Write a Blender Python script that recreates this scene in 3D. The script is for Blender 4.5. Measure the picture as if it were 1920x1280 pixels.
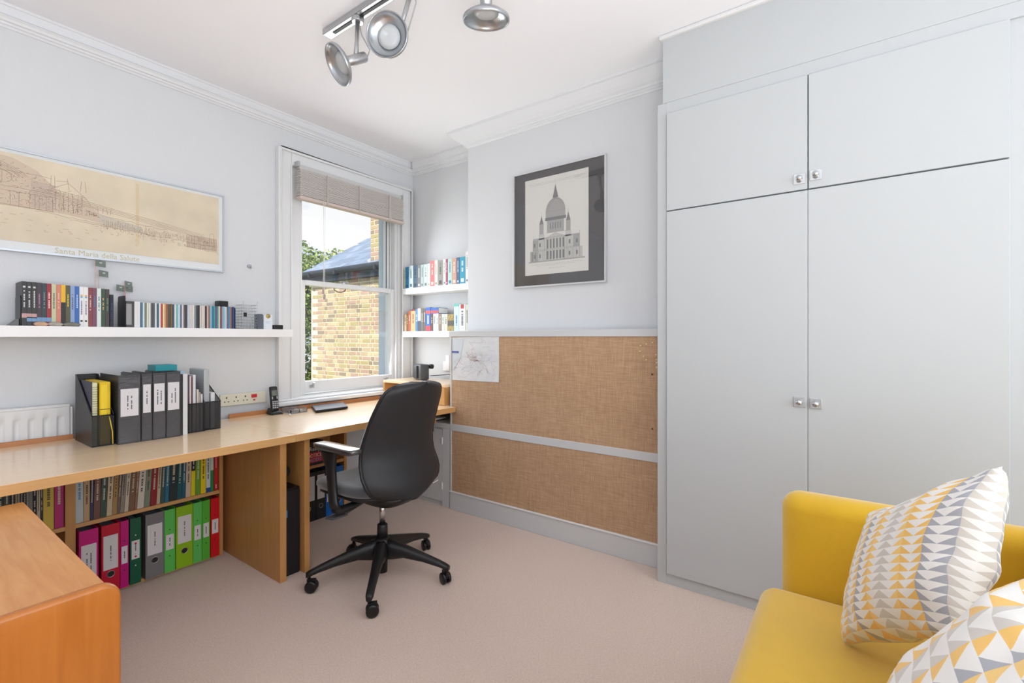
import bpy, bmesh, math, random
from mathutils import Vector, Matrix, noise
R = random.Random(7)
PI = math.pi
scene = bpy.context.scene
COL = scene.collection
for o in list(bpy.data.objects): bpy.data.objects.remove(o)

# ---------------------------------------------------------------- camera
cam = bpy.data.cameras.new('camera'); cam_o = bpy.data.objects.new('camera', cam); COL.objects.link(cam_o)
cam.sensor_width = 36; cam.lens = 16.637; cam.shift_y = -0.0039; cam.clip_start = 0.05
cam_o.location = (0, 0, 1.20)
cam_o.rotation_euler = (PI/2, 0, 0.62623 - PI/2)
scene.camera = cam_o
# ---------------------------------------------------------------- world: daylight sky with broken cloud
wd = bpy.data.worlds.new('sky'); scene.world = wd; wd.use_nodes = True
nt = wd.node_tree; nt.nodes.clear()
def nn(t, kind, **kw):
    n = t.nodes.new(kind)
    for k, v in kw.items(): setattr(n, k, v)
    return n
w_out = nn(nt, 'ShaderNodeOutputWorld'); w_bg = nn(nt, 'ShaderNodeBackground')
w_tc = nn(nt, 'ShaderNodeTexCoord'); w_map = nn(nt, 'ShaderNodeMapping'); w_map.inputs['Scale'].default_value = (1.0, 1.0, 2.6)
w_no = nn(nt, 'ShaderNodeTexNoise'); w_no.inputs['Scale'].default_value = 3.2; w_no.inputs['Detail'].default_value = 7; w_no.inputs['Roughness'].default_value = .55
w_rp = nn(nt, 'ShaderNodeValToRGB')
w_rp.color_ramp.elements[0].position = .40; w_rp.color_ramp.elements[0].color = (.44, .64, .92, 1)
w_rp.color_ramp.elements[1].position = .56; w_rp.color_ramp.elements[1].color = (.98, .99, 1.0, 1)
nt.links.new(w_tc.outputs['Generated'], w_map.inputs['Vector']); nt.links.new(w_map.outputs[0], w_no.inputs['Vector'])
nt.links.new(w_no.outputs['Fac'], w_rp.inputs[0]); nt.links.new(w_rp.outputs[0], w_bg.inputs[0]); nt.links.new(w_bg.outputs[0], w_out.inputs[0])
w_bg.inputs[1].default_value = .84
# ---------------------------------------------------------------- sun, front window daylight and added fill lamps out of view
sun = bpy.data.lights.new('sun', 'SUN'); sun.energy = 4.3; sun.angle = .02; sun.color = (1, .96, .90)
sun_o = bpy.data.objects.new('sun', sun); COL.objects.link(sun_o)
sun_o.rotation_euler = Vector((-.80, -.50, .95)).to_track_quat('Z', 'Y').to_euler()
def area(name, loc, look, sx, sy, power, color=(1, 1, 1)):
    l = bpy.data.lights.new(name, 'AREA'); l.shape = 'RECTANGLE'; l.size = sx; l.size_y = sy; l.energy = power; l.color = color
    o = bpy.data.objects.new(name, l); COL.objects.link(o); o.location = loc
    o.rotation_euler = (Vector(loc)-Vector(look)).to_track_quat('Z', 'Y').to_euler()
    return o
area('rear_window_fill', (.45, -2.30, 1.45), (.50, 1.0, .60), 2.9, 1.9, 48, (.94, .975, 1.0))  # added fill lamp, set in a presumed window opening behind the camera
area('side_fill', (-1.80, .20, 1.50), (1.0, 1.6, 1.50), 2.0, 1.5, 4, (.94, .97, 1.0))  # added soft fill from the unseen left side of the room
area('ceiling_fill', (-.10, -.30, .95), (.15, .0, 4.0), .8, .8, 31, (.95, .98, 1.0))  # added fill aimed upward to brighten the ceiling; no lamp stands here
area('front_window_daylight', (2.20, 3.065, 1.50), (1.98, 1.2, 1.12), .74, 1.12, 10, (.96, .985, 1.0))
scene.view_settings.view_transform = 'Standard'; scene.view_settings.look = 'None'
scene.view_settings.gamma = 1.0; scene.view_settings.use_curve_mapping = False
scene.view_settings.exposure = 0.35

# ================================================================= materials
def lin(c):
    r = []
    for v in c:
        v /= 255.0
        r.append(v/12.92 if v <= .04045 else ((v+.055)/1.055)**2.4)
    return (r[0], r[1], r[2], 1)
_M = {}
def M(name, rgb=None, rough=.6, metal=0, var=0, vscale=20, bump=0, bscale=80, coat=0, trans=0, ior=1.45, spec=.5, sheen=0, alpha=1, stretch=None):
    if name in _M: return _M[name]
    m = bpy.data.materials.new(name); m.use_nodes = True; t = m.node_tree; b = t.nodes['Principled BSDF']
    b.inputs['Base Color'].default_value = lin(rgb); b.inputs['Roughness'].default_value = rough; b.inputs['Metallic'].default_value = metal
    b.inputs['Coat Weight'].default_value = coat; b.inputs['Transmission Weight'].default_value = trans; b.inputs['IOR'].default_value = ior
    b.inputs['Specular IOR Level'].default_value = spec; b.inputs['Sheen Weight'].default_value = sheen; b.inputs['Alpha'].default_value = alpha
    if var or bump:
        tc = nn(t, 'ShaderNodeTexCoord'); mp = nn(t, 'ShaderNodeMapping')
        if stretch: mp.inputs['Scale'].default_value = stretch
        t.links.new(tc.outputs['Object'], mp.inputs[0])
    if var:
        n = nn(t, 'ShaderNodeTexNoise'); n.inputs['Scale'].default_value = vscale; n.inputs['Detail'].default_value = 5
        rp = nn(t, 'ShaderNodeValToRGB'); c = lin(rgb)
        rp.color_ramp.elements[0].position = .3; rp.color_ramp.elements[0].color = tuple(max(0, x*(1-var)) for x in c[:3])+(1,)
        rp.color_ramp.elements[1].position = .7; rp.color_ramp.elements[1].color = tuple(min(1, x*(1+var)) for x in c[:3])+(1,)
        t.links.new(mp.outputs[0], n.inputs['Vector']); t.links.new(n.outputs['Fac'], rp.inputs[0]); t.links.new(rp.outputs[0], b.inputs['Base Color'])
    if bump:
        n2 = nn(t, 'ShaderNodeTexNoise'); n2.inputs['Scale'].default_value = bscale; n2.inputs['Detail'].default_value = 3
        bp = nn(t, 'ShaderNodeBump'); bp.inputs['Strength'].default_value = bump; bp.inputs['Distance'].default_value = .004
        t.links.new(mp.outputs[0], n2.inputs['Vector']); t.links.new(n2.outputs['Fac'], bp.inputs['Height']); t.links.new(bp.outputs[0], b.inputs['Normal'])
    _M[name] = m; return m
def wood(name, c1, c2, scale, rough=.35, coat=.2):
    """scale = per-axis noise scale; small along the grain"""
    if name in _M: return _M[name]
    m = bpy.data.materials.new(name); m.use_nodes = True; t = m.node_tree; b = t.nodes['Principled BSDF']
    tc = nn(t, 'ShaderNodeTexCoord'); mp = nn(t, 'ShaderNodeMapping'); mp.inputs['Scale'].default_value = scale
    n = nn(t, 'ShaderNodeTexNoise'); n.inputs['Scale'].default_value = 1; n.inputs['Detail'].default_value = 6; n.inputs['Distortion'].default_value = .8
    rp = nn(t, 'ShaderNodeValToRGB')
    rp.color_ramp.elements[0].position = .3; rp.color_ramp.elements[0].color = lin(c1)
    rp.color_ramp.elements[1].position = .7; rp.color_ramp.elements[1].color = lin(c2)
    t.links.new(tc.outputs['Object'], mp.inputs[0]); t.links.new(mp.outputs[0], n.inputs['Vector']); t.links.new(n.outputs['Fac'], rp.inputs[0]); t.links.new(rp.outputs[0], b.inputs['Base Color'])
    b.inputs['Roughness'].default_value = rough; b.inputs['Coat Weight'].default_value = coat; b.inputs['Coat Roughness'].default_value = .15
    _M[name] = m; return m

WALL = M('wall_paint', (216, 218, 221), .75, bump=.25, bscale=60, stretch=(1, 1, .25))
CEIL = M('ceiling_paint', (245, 246, 250), .85)
TRIMW = M('white_gloss_paint', (226, 227, 228), .38)
WARD = M('wardrobe_paint', (190, 194, 196), .45)
SHELFW = M('shelf_white', (240, 240, 241), .45)
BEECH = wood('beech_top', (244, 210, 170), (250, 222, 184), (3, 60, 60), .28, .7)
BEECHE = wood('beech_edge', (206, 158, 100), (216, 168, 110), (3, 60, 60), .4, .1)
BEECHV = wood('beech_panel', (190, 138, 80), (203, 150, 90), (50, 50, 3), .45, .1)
HONEY = wood('honey_top', (206, 138, 74), (220, 158, 94), (45, 4, 45), .38, .25)
HONEYV = wood('honey_panel', (180, 104, 34), (194, 117, 45), (45, 45, 3), .38, .25)
DKWOOD = wood('dark_beech_strip', (176, 116, 70), (188, 128, 82), (3, 60, 60), .45, .1)
BLACKP = M('black_plastic', (26, 26, 28), .42)
BLACKM = M('black_metal', (24, 24, 26), .38, metal=.3)
CHROME = M('brushed_steel', (200, 202, 205), .22, metal=1)
STEEL = M('satin_aluminium', (190, 192, 194), .38, metal=1)
PAPER = M('paper', (232, 231, 228), .8)
INK = M('ink', (60, 60, 66), .8)
YEL = M('mustard_velvet', (216, 172, 24), .75, var=.06, vscale=6, sheen=.5, bump=.15, bscale=400)

# ================================================================= mesh building
class MB:
    def __init__(s, xf=None): s.v = []; s.f = []; s.m = []; s.xf = xf; s.sm = []
    def add(s, vs, fs, mi=0, smooth=False):
        b = len(s.v)
        for v in vs:
            v = Vector(v)
            if s.xf: v = s.xf @ v
            s.v.append(v)
        for f in fs: s.f.append([b+i for i in f]); s.m.append(mi); s.sm.append(smooth)
        return s
    def box(s, x0, x1, y0, y1, z0, z1, mi=0):
        return s.add([(x0,y0,z0),(x1,y0,z0),(x1,y1,z0),(x0,y1,z0),(x0,y0,z1),(x1,y0,z1),(x1,y1,z1),(x0,y1,z1)],
            [(0,3,2,1),(4,5,6,7),(0,1,5,4),(1,2,6,5),(2,3,7,6),(3,0,4,7)], mi)
    def hexa(s, p, mi=0):   # 8 points: bottom 4 ccw, top 4 ccw
        return s.add(p, [(0,3,2,1),(4,5,6,7),(0,1,5,4),(1,2,6,5),(2,3,7,6),(3,0,4,7)], mi)
    def obox(s, c, ax, hx, ay, hy, az, hz, mi=0):
        c = Vector(c); ax = Vector(ax).normalized()*hx; ay = Vector(ay).normalized()*hy; az = Vector(az).normalized()*hz
        return s.hexa([c-ax-ay-az, c+ax-ay-az, c+ax+ay-az, c-ax+ay-az, c-ax-ay+az, c+ax-ay+az, c+ax+ay+az, c-ax+ay+az], mi)
    def tube(s, pts, r, n=10, mi=0, cap=True, smooth=True):
        pts = [Vector(p) for p in pts]; rs = r if isinstance(r, (list, tuple)) else [r]*len(pts)
        vs = []; prev = None
        for i, p in enumerate(pts):
            d = (pts[min(i+1, len(pts)-1)]-pts[max(i-1, 0)])
            if d.length < 1e-9: d = Vector((0,0,1))
            d.normalize()
            a = prev if prev is not None else (Vector((0,0,1)) if abs(d.z) < .9 else Vector((1,0,0)))
            u = (a - d*a.dot(d)).normalized(); w = d.cross(u); prev = u
            for k in range(n):
                t = 2*PI*k/n; vs.append(p+(u*math.cos(t)+w*math.sin(t))*rs[i])
        fs = []
        for i in range(len(pts)-1):
            for k in range(n): fs.append((i*n+k, i*n+(k+1)%n, (i+1)*n+(k+1)%n, (i+1)*n+k))
        s.add(vs, fs, mi, smooth)
        if cap: s.add(vs[:n], [tuple(range(n-1, -1, -1))], mi); s.add(vs[-n:], [tuple(range(n))], mi)
        return s
    def cyl(s, p0, p1, r, n=16, mi=0): return s.tube([p0, p1], r, n, mi)
    def lathe(s, prof, c, ax, n=24, mi=0, smooth=True):   # prof: (r, h) along ax
        c = Vector(c); ax = Vector(ax).normalized(); a = Vector((0,0,1)) if abs(ax.z) < .9 else Vector((1,0,0))
        u = (a-ax*a.dot(ax)).normalized(); w = ax.cross(u); vs = []
        for r, h in prof:
            for k in range(n):
                t = 2*PI*k/n; vs.append(c+ax*h+(u*math.cos(t)+w*math.sin(t))*r)
        fs = [(i*n+k, i*n+(k+1)%n, (i+1)*n+(k+1)%n, (i+1)*n+k) for i in range(len(prof)-1) for k in range(n)]
        return s.add(vs, fs, mi, smooth)
    def prism(s, poly, d, mi=0, smooth=False):   # poly: 3-D points, extruded by vector d
        n = len(poly); d = Vector(d); p = [Vector(q) for q in poly]
        s.add(p+[q+d for q in p], [tuple(range(n-1,-1,-1)), tuple(range(n, 2*n))], mi)
        s.add(p+[q+d for q in p], [(i, (i+1)%n, n+(i+1)%n, n+i) for i in range(n)], mi, smooth)
        return s
    def grid(s, P, mi=0, smooth=True, close=False):
        nr = len(P); nc = len(P[0]); vs = [q for row in P for q in row]
        fs = [(i*nc+j, i*nc+(j+1)%nc, (i+1)*nc+(j+1)%nc, (i+1)*nc+j) for i in range(nr-1) for j in range(nc if close else nc-1)]
        return s.add(vs, fs, mi, smooth)
def bounds(v):
    return Vector((min(p.x for p in v), min(p.y for p in v), min(p.z for p in v))), Vector((max(p.x for p in v), max(p.y for p in v), max(p.z for p in v)))
def mesh(name, mb, mats, parent=None, bevel=0, seg=2, subsurf=0, flip=None, fixn=True, solid=0):
    """links the collected shape as ONE mesh object (verts are world coordinates)"""
    me = bpy.data.meshes.new(name)
    if parent is None:
        lo, hi = bounds(mb.v); org = Vector(((lo.x+hi.x)/2, (lo.y+hi.y)/2, lo.z)); inv = Matrix.Translation(-org)
    else: inv = parent.get('_w') and Matrix(parent['_w']).inverted()
    me.from_pydata([tuple(inv @ v) for v in mb.v], [], mb.f)
    if not isinstance(mats, (list, tuple)): mats = [mats]
    for m in mats: me.materials.append(m)
    me.polygons.foreach_set('material_index', mb.m); me.polygons.foreach_set('use_smooth', mb.sm)
    if fixn:
        bm = bmesh.new(); bm.from_mesh(me); bmesh.ops.remove_doubles(bm, verts=bm.verts, dist=1e-5)
        bmesh.ops.recalc_face_normals(bm, faces=bm.faces); bm.to_mesh(me); bm.free()
    o = bpy.data.objects.new(name, me); COL.objects.link(o)
    if parent is None: o.location = org; o['_w'] = [list(r) for r in Matrix.Translation(org)]
    else: o.parent = parent; o['_w'] = parent['_w']
    if bevel:
        b = o.modifiers.new('bevel', 'BEVEL'); b.width = bevel; b.segments = seg; b.limit_method = 'ANGLE'; b.angle_limit = .6
        if seg > 2:
            for p in me.polygons: p.use_smooth = True
            b.harden_normals = False
    if subsurf:
        b = o.modifiers.new('sub', 'SUBSURF'); b.levels = subsurf; b.render_levels = subsurf
    if solid:
        b = o.modifiers.new('solid', 'SOLIDIFY'); b.thickness = solid; b.offset = 0
    return o
def thing(name, label, cat, loc, group=None, rotz=0, kind=None):
    o = bpy.data.objects.new(name, None); COL.objects.link(o); o.location = loc; o.rotation_euler = (0, 0, rotz); o.empty_display_size = .05
    o['_w'] = [list(r) for r in (Matrix.Translation(Vector(loc)) @ Matrix.Rotation(rotz, 4, 'Z'))]
    return tag(o, label, cat, group, kind)
def tag(o, label=None, cat=None, group=None, kind=None):
    if label: o['label'] = label
    if cat: o['category'] = cat
    if group: o['group'] = group
    if kind: o['kind'] = kind
    return o
def struct(name, mb, mat, **k):
    o = mesh(name, mb, mat, None, **k); o['kind'] = 'structure'; return o
def text(name, body, mat, parent, origin, right, up, height, width=None, depth=.0004, label=None, align='LEFT'):
    """flat lettering laid on a surface: origin = lower left corner"""
    cu = bpy.data.curves.new('t', 'FONT'); cu.body = body; cu.size = 1; cu.resolution_u = 2
    to = bpy.data.objects.new('t', cu); COL.objects.link(to); bpy.context.view_layer.update()
    dg = bpy.context.evaluated_depsgraph_get(); me = bpy.data.meshes.new_from_object(to.evaluated_get(dg))
    bpy.data.objects.remove(to)
    if not me.vertices: return None
    xs = [v.co.x for v in me.vertices]; ys = [v.co.y for v in me.vertices]
    w = max(xs)-min(xs); h = max(ys)-min(ys); sy = height/h; sx = (width/w) if width else sy
    r = Vector(right).normalized(); u = Vector(up).normalized(); O = Vector(origin); nrm = r.cross(u)
    inv = Matrix(parent['_w']).inverted()
    for v in me.vertices: v.co = inv @ (O + r*((v.co.x-min(xs))*sx) + u*((v.co.y-min(ys))*sy) + nrm*depth)
    me.materials.append(mat); me.name = name
    o = bpy.data.objects.new(name, me); COL.objects.link(o); o.parent = parent; o['_w'] = parent['_w']
    return o
def strokes(mb, O, r, u, lines, w, lift=.0006, mi=0):
    """thin flat pen strokes in the plane (O, r, u)"""
    O = Vector(O); r = Vector(r); u = Vector(u); nrm = r.normalized().cross(u.normalized())*lift
    for ln in lines:
        for (a, b) in zip(ln[:-1], ln[1:]):
            A = O+r*a[0]+u*a[1]+nrm; B = O+r*b[0]+u*b[1]+nrm; d = B-A
            if d.length < 1e-6: continue
            p = nrm.normalized().cross(d.normalized())*w/2
            mb.add([A-p, B-p, B+p, A+p], [(0,1,2,3)], mi)
ORD = ['first','second','third','fourth','fifth','sixth','seventh','eighth','ninth','tenth','eleventh','twelfth','thirteenth','fourteenth','fifteenth','sixteenth','seventeenth','eighteenth','nineteenth','twentieth']
def ordn(i):
    if i < 20: return ORD[i]
    n = i+1; t = {2:'twenty',3:'thirty',4:'forty',5:'fifty'}[n//10]
    return (t+'-'+ORD[n%10-1]) if n % 10 else {20:'twentieth',30:'thirtieth',40:'fortieth',50:'fiftieth'}[n]

# ================================================================= the room
YW, XB, XA, ZC = 3.07, 2.60, 2.79, 2.675       # window wall, breast, alcove wall, ceiling
XL, YR = -1.85, -2.35                           # side wall and rear wall
CARPET = M('beige_carpet', (226, 203, 189), .95, var=.10, vscale=150, bump=1.0, bscale=380, sheen=.3)
_t = CARPET.node_tree; _b = _t.nodes['Principled BSDF']
struct('floor', MB().box(XL-.1, 2.95, YR-.1, 3.2, -.12, 0), CARPET)
struct('ceiling', MB().box(XL-.1, 2.95, YR-.1, 3.45, ZC, ZC+.12), CEIL)
wx0, wx1, wz0, wz1 = 1.70, 2.66, .80, 2.40      # window opening
m = MB(); m.box(XL-.1, wx0, YW, 3.33, 0, ZC); m.box(wx1, 2.95, YW, 3.33, 0, ZC); m.box(wx0, wx1, YW, 3.33, 0, wz0-.02); m.box(wx0, wx1, YW, 3.33, wz1, ZC)
struct('wall_window', m, WALL)
struct('wall_right', MB().box(XA, XA+.16, YR-.1, YW, 0, ZC), WALL)
struct('wall_breast', MB().box(XB, XA-.001, .76, 2.275, 0, ZC), WALL)
m = MB(); m.box(XL-.12, XL, YR-.1, -.8, 0, ZC); m.box(XL-.12, XL, 1.2, 3.2, 0, ZC); m.box(XL-.12, XL, -.8, 1.2, 0, .75); m.box(XL-.12, XL, -.8, 1.2, 2.25, ZC)
struct('wall_side', m, WALL)
m = MB(); m.box(XL, -1.0, YR-.12, YR, 0, ZC); m.box(1.9, XA, YR-.12, YR, 0, ZC); m.box(-1.0, 1.9, YR-.12, YR, 0, .5); m.box(-1.0, 1.9, YR-.12, YR, 2.4, ZC)
struct('wall_rear', m, WALL)
# cornices: stepped mouldings swept along each wall
def cornice(name, a, b, inward, h, p, e0=0, e1=0):
    a = Vector(a); b = Vector(b); inw = Vector(inward); d = (b-a).normalized()
    prof = [(0, 0), (.006, 0), (.012, .008), (.02, .010), (.02, .020), (.03, .022), (.034, .032), (.05, .040), (p*.62, h*.55), (p*.9, h*.86), (p, h*.88), (p, h), (0, h)]
    prof = [(x if x < p else p, y) for x, y in prof]
    mb = MB(); n = len(prof)
    r0 = [a+inw*x+Vector((0,0,ZC-h+y))-d*(x*e0) for x, y in prof]; r1 = [b+inw*x+Vector((0,0,ZC-h+y))+d*(x*e1) for x, y in prof]
    mb.add(r0+r1, [(i, i+1, n+i+1, n+i) for i in range(n-1)]); mb.add(r0, [tuple(range(n))]); mb.add(r1, [tuple(range(n))])
    struct(name, mb, M('cornice_paint', (226, 228, 231), .8))
cornice('trim_1', (XL, YW, 0), (XA, YW, 0), (0, -1, 0), .095, .045, 0, -1)
cornice('trim_2', (XA, YW, 0), (XA, 2.275, 0), (-1, 0, 0), .10, .08, -1, 0)
cornice('trim_3', (XB, .78, 0), (XB, 2.275, 0), (-1, 0, 0), .105, .115, 0, 1)
cornice('trim_4', (XB, 2.275, 0), (XA, 2.275, 0), (0, 1, 0), .105, .115, 1, 0)
struct('baseboard_window', MB().box(1.0, XA-.02, YW-.018, YW, 0, .12), TRIMW, bevel=.004)

# ---------------------------------------------------------------- window
W = thing('window_1', None, None, (2.18, 3.04, .78)); W['kind'] = 'structure'
m = MB()                                            # moulded architrave
for x0, x1 in ((1.602, 1.70), (2.66, 2.758)):
    m.box(x0, x1, 3.045, YW, .79, 2.45)
m.box(1.70, 2.66, 3.045, YW, 2.352, 2.45)
mesh('architrave', m, TRIMW, W, bevel=.006)
m = MB()
m.box(1.602, 1.620, 3.028, 3.045, .79, 2.45); m.box(2.740, 2.758, 3.028, 3.045, .79, 2.45); m.box(1.620, 2.740, 3.028, 3.045, 2.432, 2.45)
m.box(1.690, 1.700, 3.035, 3.045, .79, 2.352); m.box(2.650, 2.660, 3.035, 3.045, .79, 2.352)
mesh('architrave_bead', m, TRIMW, W, bevel=.004, seg=3)
m = MB()                                            # box frame linings
m.box(1.70, 1.775, 3.075, 3.24, .80, 2.40); m.box(2.632, 2.66, 3.075, 3.24, .80, 2.40); m.box(1.775, 2.632, 3.075, 3.24, 2.33, 2.40)
m.box(2.618, 2.632, 3.155, 3.165, .80, 2.33); m.box(1.775, 1.79, 3.155, 3.165, .80, 2.33)
m.box(2.612, 2.632, 3.075, 3.098, .80, 2.33); m.box(1.775, 1.79, 3.075, 3.098, .80, 2.33)
mesh('box_frame', m, TRIMW, W, bevel=.003)
m = MB(); m.box(1.58, 2.78, 2.985, 3.10, .754, .780); m.box(1.60, 2.76, 3.02, 3.10, .780, .795)
mesh('sill_board', m, TRIMW, W, bevel=.009, seg=3)
m = MB(); m.box(1.701, 2.642, 3.075, 3.40, .781, .80)
mesh('outer_sill', m, TRIMW, W, bevel=.003)
s = mesh('lower_sash', (lambda m: (m.box(1.79, 1.828, 3.10, 3.15, .80, 1.60), m.box(2.585, 2.617, 3.10, 3.15, .80, 1.60), m.box(1.828, 2.585, 3.10, 3.15, .815, .895), m.box(1.828, 2.585, 3.10, 3.15, 1.567, 1.602), m)[-1])(MB()), TRIMW, W, bevel=.004)
GLASS = bpy.data.materials.new('window_glass'); GLASS.use_nodes = True
_t = GLASS.node_tree; _t.nodes.clear(); _o = nn(_t, 'ShaderNodeOutputMaterial'); _x = nn(_t, 'ShaderNodeMixShader'); _x.inputs[0].default_value = .05
_a = nn(_t, 'ShaderNodeBsdfTransparent'); _g = nn(_t, 'ShaderNodeBsdfGlossy'); _g.inputs['Roughness'].default_value = .02
_t.links.new(_a.outputs[0], _x.inputs[1]); _t.links.new(_g.outputs[0], _x.inputs[2]); _t.links.new(_x.outputs[0], _o.inputs[0])
mesh('pane', MB().box(1.828, 2.585, 3.124, 3.127, .895, 1.567), GLASS, s)
s = mesh('upper_sash', (lambda m: (m.box(1.79, 1.818, 3.165, 3.21, 1.56, 2.33), m.box(2.585, 2.617, 3.165, 3.21, 1.56, 2.33), m.box(1.818, 2.585, 3.165, 3.21, 2.28, 2.33), m.box(1.818, 2.585, 3.165, 3.21, 1.575, 1.60), m)[-1])(MB()), TRIMW, W, bevel=.004)
mesh('pane', MB().box(1.818, 2.585, 3.186, 3.189, 1.60, 2.28), GLASS, s)
HOR = M('sash_horn', (60, 66, 80), .5)
mesh('sash_seal', MB().box(2.579, 2.585, 3.16, 3.164, 1.60, 2.28), HOR, W)
for lx in (1.875, 2.52):                            # lift handles
    m = MB(); m.box(lx-.018, lx+.018, 3.094, 3.10, .845, .868); m.tube([(lx, 3.095, .862), (lx, 3.078, .868), (lx, 3.068, .884)], .008, 8)
    mesh('sash_lift', m, STEEL, W, bevel=.002)
m = MB(); m.cyl((2.15, 3.125, 1.602), (2.15, 3.125, 1.614), .022, 12); m.box(2.12, 2.19, 3.115, 3.135, 1.614, 1.622)
mesh('sash_fastener', m, STEEL, W, bevel=.002)
m = MB(); m.tube([(2.12+.05*math.cos(t), 3.13, 1.567+.028*math.sin(t)) for t in [PI+k*PI/8 for k in range(9)]], .004, 6)
mesh('sash_cord', m, M('brown_cord', (120, 96, 78), .8), W)
# rendered outer reveal
REV = M('painted_reveal', (188, 200, 212), .7)
struct('trim_5', MB().box(2.643, 2.659, 3.245, 3.336, .80, 2.40), REV)

# ---------------------------------------------------------------- blind and its cords
SLAT = M('cream_slat', (214, 208, 202), .55); TAPE = M('ladder_tape', (190, 178, 172), .8)
B = thing('venetian_blind', 'cream slatted blind drawn up at the top of the window', 'blind', (2.16, 3.0, 2.12))
mesh('head_rail', MB().box(1.722, 2.600, 2.992, 3.03, 2.325, 2.352), M('head_rail', (200, 198, 196), .4), B, bevel=.003)
n = 24
for i in range(n):
    z = 2.147 + i*.0072; dx = R.uniform(-.003, .003)
    mesh('slat', MB().box(1.718+dx, 2.604+dx, 2.972+R.uniform(-.002,.002), 3.024, z, z+.0042), SLAT, B)
mesh('bottom_rail', MB().box(1.716, 2.612, 2.968, 3.026, 2.122, 2.144), M('blind_rail', (206, 190, 184), .5), B, bevel=.006)
for x in (1.916, 2.18, 2.462):
    tw = .011 if x > 2.4 else .005
    mesh('ladder_tape', MB().box(x-tw, x+tw, 2.9655, 2.9675, 2.12, 2.325), TAPE, B)
mesh('bracket', MB().box(1.708, 1.724, 2.985, 3.028, 2.335, 2.372), STEEL, B, bevel=.002)
mesh('bracket', MB().box(2.598, 2.612, 2.985, 3.028, 2.315, 2.36), STEEL, B, bevel=.002)
m = MB(); m.tube([(1.880, 2.964, 2.14), (1.884, 2.964, 1.8), (1.878, 2.964, 1.535)], .0018, 6); m.tube([(1.893, 2.964, 2.14), (1.890, 2.964, 1.8), (1.888, 2.964, 1.50)], .0018, 6)
mesh('pull_cord', m, PAPER, B)
for x, z in ((1.878, 1.535), (1.888, 1.50)):
    mesh('tassel', MB().lathe([(.001, 0), (.005, -.004), (.008, -.03), (.007, -.036), (.001, -.037)], (x, 2.964, z), (0, 0, 1), 12), M('tassel', (176, 160, 150), .6), B)

# ================================================================= outside
LAWN = M('garden_lawn', (96, 120, 60), .9, var=.3, vscale=3)
struct('lawn', MB().box(-10, 34, 3.5, 45, -3.1, -3.0), LAWN)['label'] = 'green garden lawn below the window'
bj = M('pale_mortar', (240, 226, 198), .9, var=.06, vscale=40)
tones = [M('brick_%s' % k, c, .9, var=.12, vscale=60, bump=.4, bscale=120) for k, c in
         dict(buff=(196, 172, 138), tan=(186, 158, 130), ochre=(186, 170, 124), rose=(190, 158, 140), brown=(158, 140, 120), straw=(206, 186, 148)).items()]
XH, YH0, YH1 = 5.10, 3.9, 8.46
H = thing('brick_house', 'neighbouring yellow brick house with slate roof seen through the window', 'house', (XH+2, 6.2, -3.0))
m = MB(); m.box(XH+.004, XH+4.2, YH0, YH1-.012, -3.0, 2.30)
mesh('wall', m, bj, H)
def brick_shape(L):
    mb = MB(Matrix.Identity(4)); mb.box(-.0, .05, -L/2+.004, L/2-.004, -.029, .029); return mb
def raw(name, mb, mat):
    me = bpy.data.meshes.new(name); me.from_pydata([tuple(v) for v in mb.v], [], mb.f); me.materials.append(mat); return me
bmesh_lib = {(L, i): raw('brick', brick_shape(L), t) for L in (.215, .1025) for i, t in enumerate(tones)}
cells = []
for k in range(-30, 32):
    z = .02+k*.075
    if z > 2.27: break
    y = YH1-.115 - (.17 if k % 2 else 0); hd = (k % 2 == 0)
    while y > YH0+.2:
        L = .1025 if hd else .215
        cells.append((z, y-L/2+.055, L)); y -= L+.011; hd = not hd
cells.sort(key=lambda c: (0 if (.45 < c[0] < 2.3 and c[1] > 6.2) else 1, c[1]))
invH = Matrix(H['_w']).inverted(); rest = MB()
vis = [c for c in cells if .5 < c[0] and c[1] > 6.25]; vis.sort(key=lambda c: c[1])
chosen = set(id(c) for c in vis[:285])
for c in cells:
    z, y, L = c
    if id(c) in chosen:
        i = R.randrange(len(tones)); o = bpy.data.objects.new('brick', bmesh_lib[(L, i)]); COL.objects.link(o); o.parent = H
        o.location = invH @ Vector((XH-.003+R.uniform(-.002, .002), y, z)); o['_w'] = H['_w']
    elif z > -1.6 and y > 5.2: rest.box(XH-.001+R.uniform(-.003, 0), XH+.02, y-L/2+.004, y+L/2-.004, z-.029, z+.029, R.randrange(len(tones)))
mesh('brickwork', rest, tones, H, fixn=False)['kind'] = 'stuff'
GUT = M('black_gutter', (44, 50, 60), .5)
m = MB(); m.tube([(XH-.14, YH0, 2.385), (XH-.14, YH1+.18, 2.385)], .055, 10); mesh('gutter', m, GUT, H)
m = MB(); m.box(XH-.10, XH+.02, YH0, YH1+.14, 2.22, 2.38); mesh('fascia', m, M('dark_fascia', (52, 56, 66), .6), H)
for yy in (5.2, 6.3, 7.4, 8.2): mesh('gutter_bracket', MB().box(XH-.20, XH-.08, yy, yy+.03, 2.31, 2.40), GUT, H)
pitch = .60; sl = [M('slate_%s' % n_, c, .55, var=.12, vscale=8) for n_, c in dict(grey=(118, 132, 152), blue=(126, 142, 164), pale=(140, 154, 174)).items()]
nrm = Vector((-pitch, 0, 1)).normalized(); up_ = Vector((1, 0, pitch)).normalized()
m = MB(); e0 = Vector((XH-.12, YH0, 2.40)); 
m.add([e0, (XH-.12, YH1+.2, 2.40), (XH+3.2, YH1+.2, 2.40+3.32*pitch), (XH+3.2, YH0, 2.40+3.32*pitch)], [(0,1,2,3)])
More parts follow.
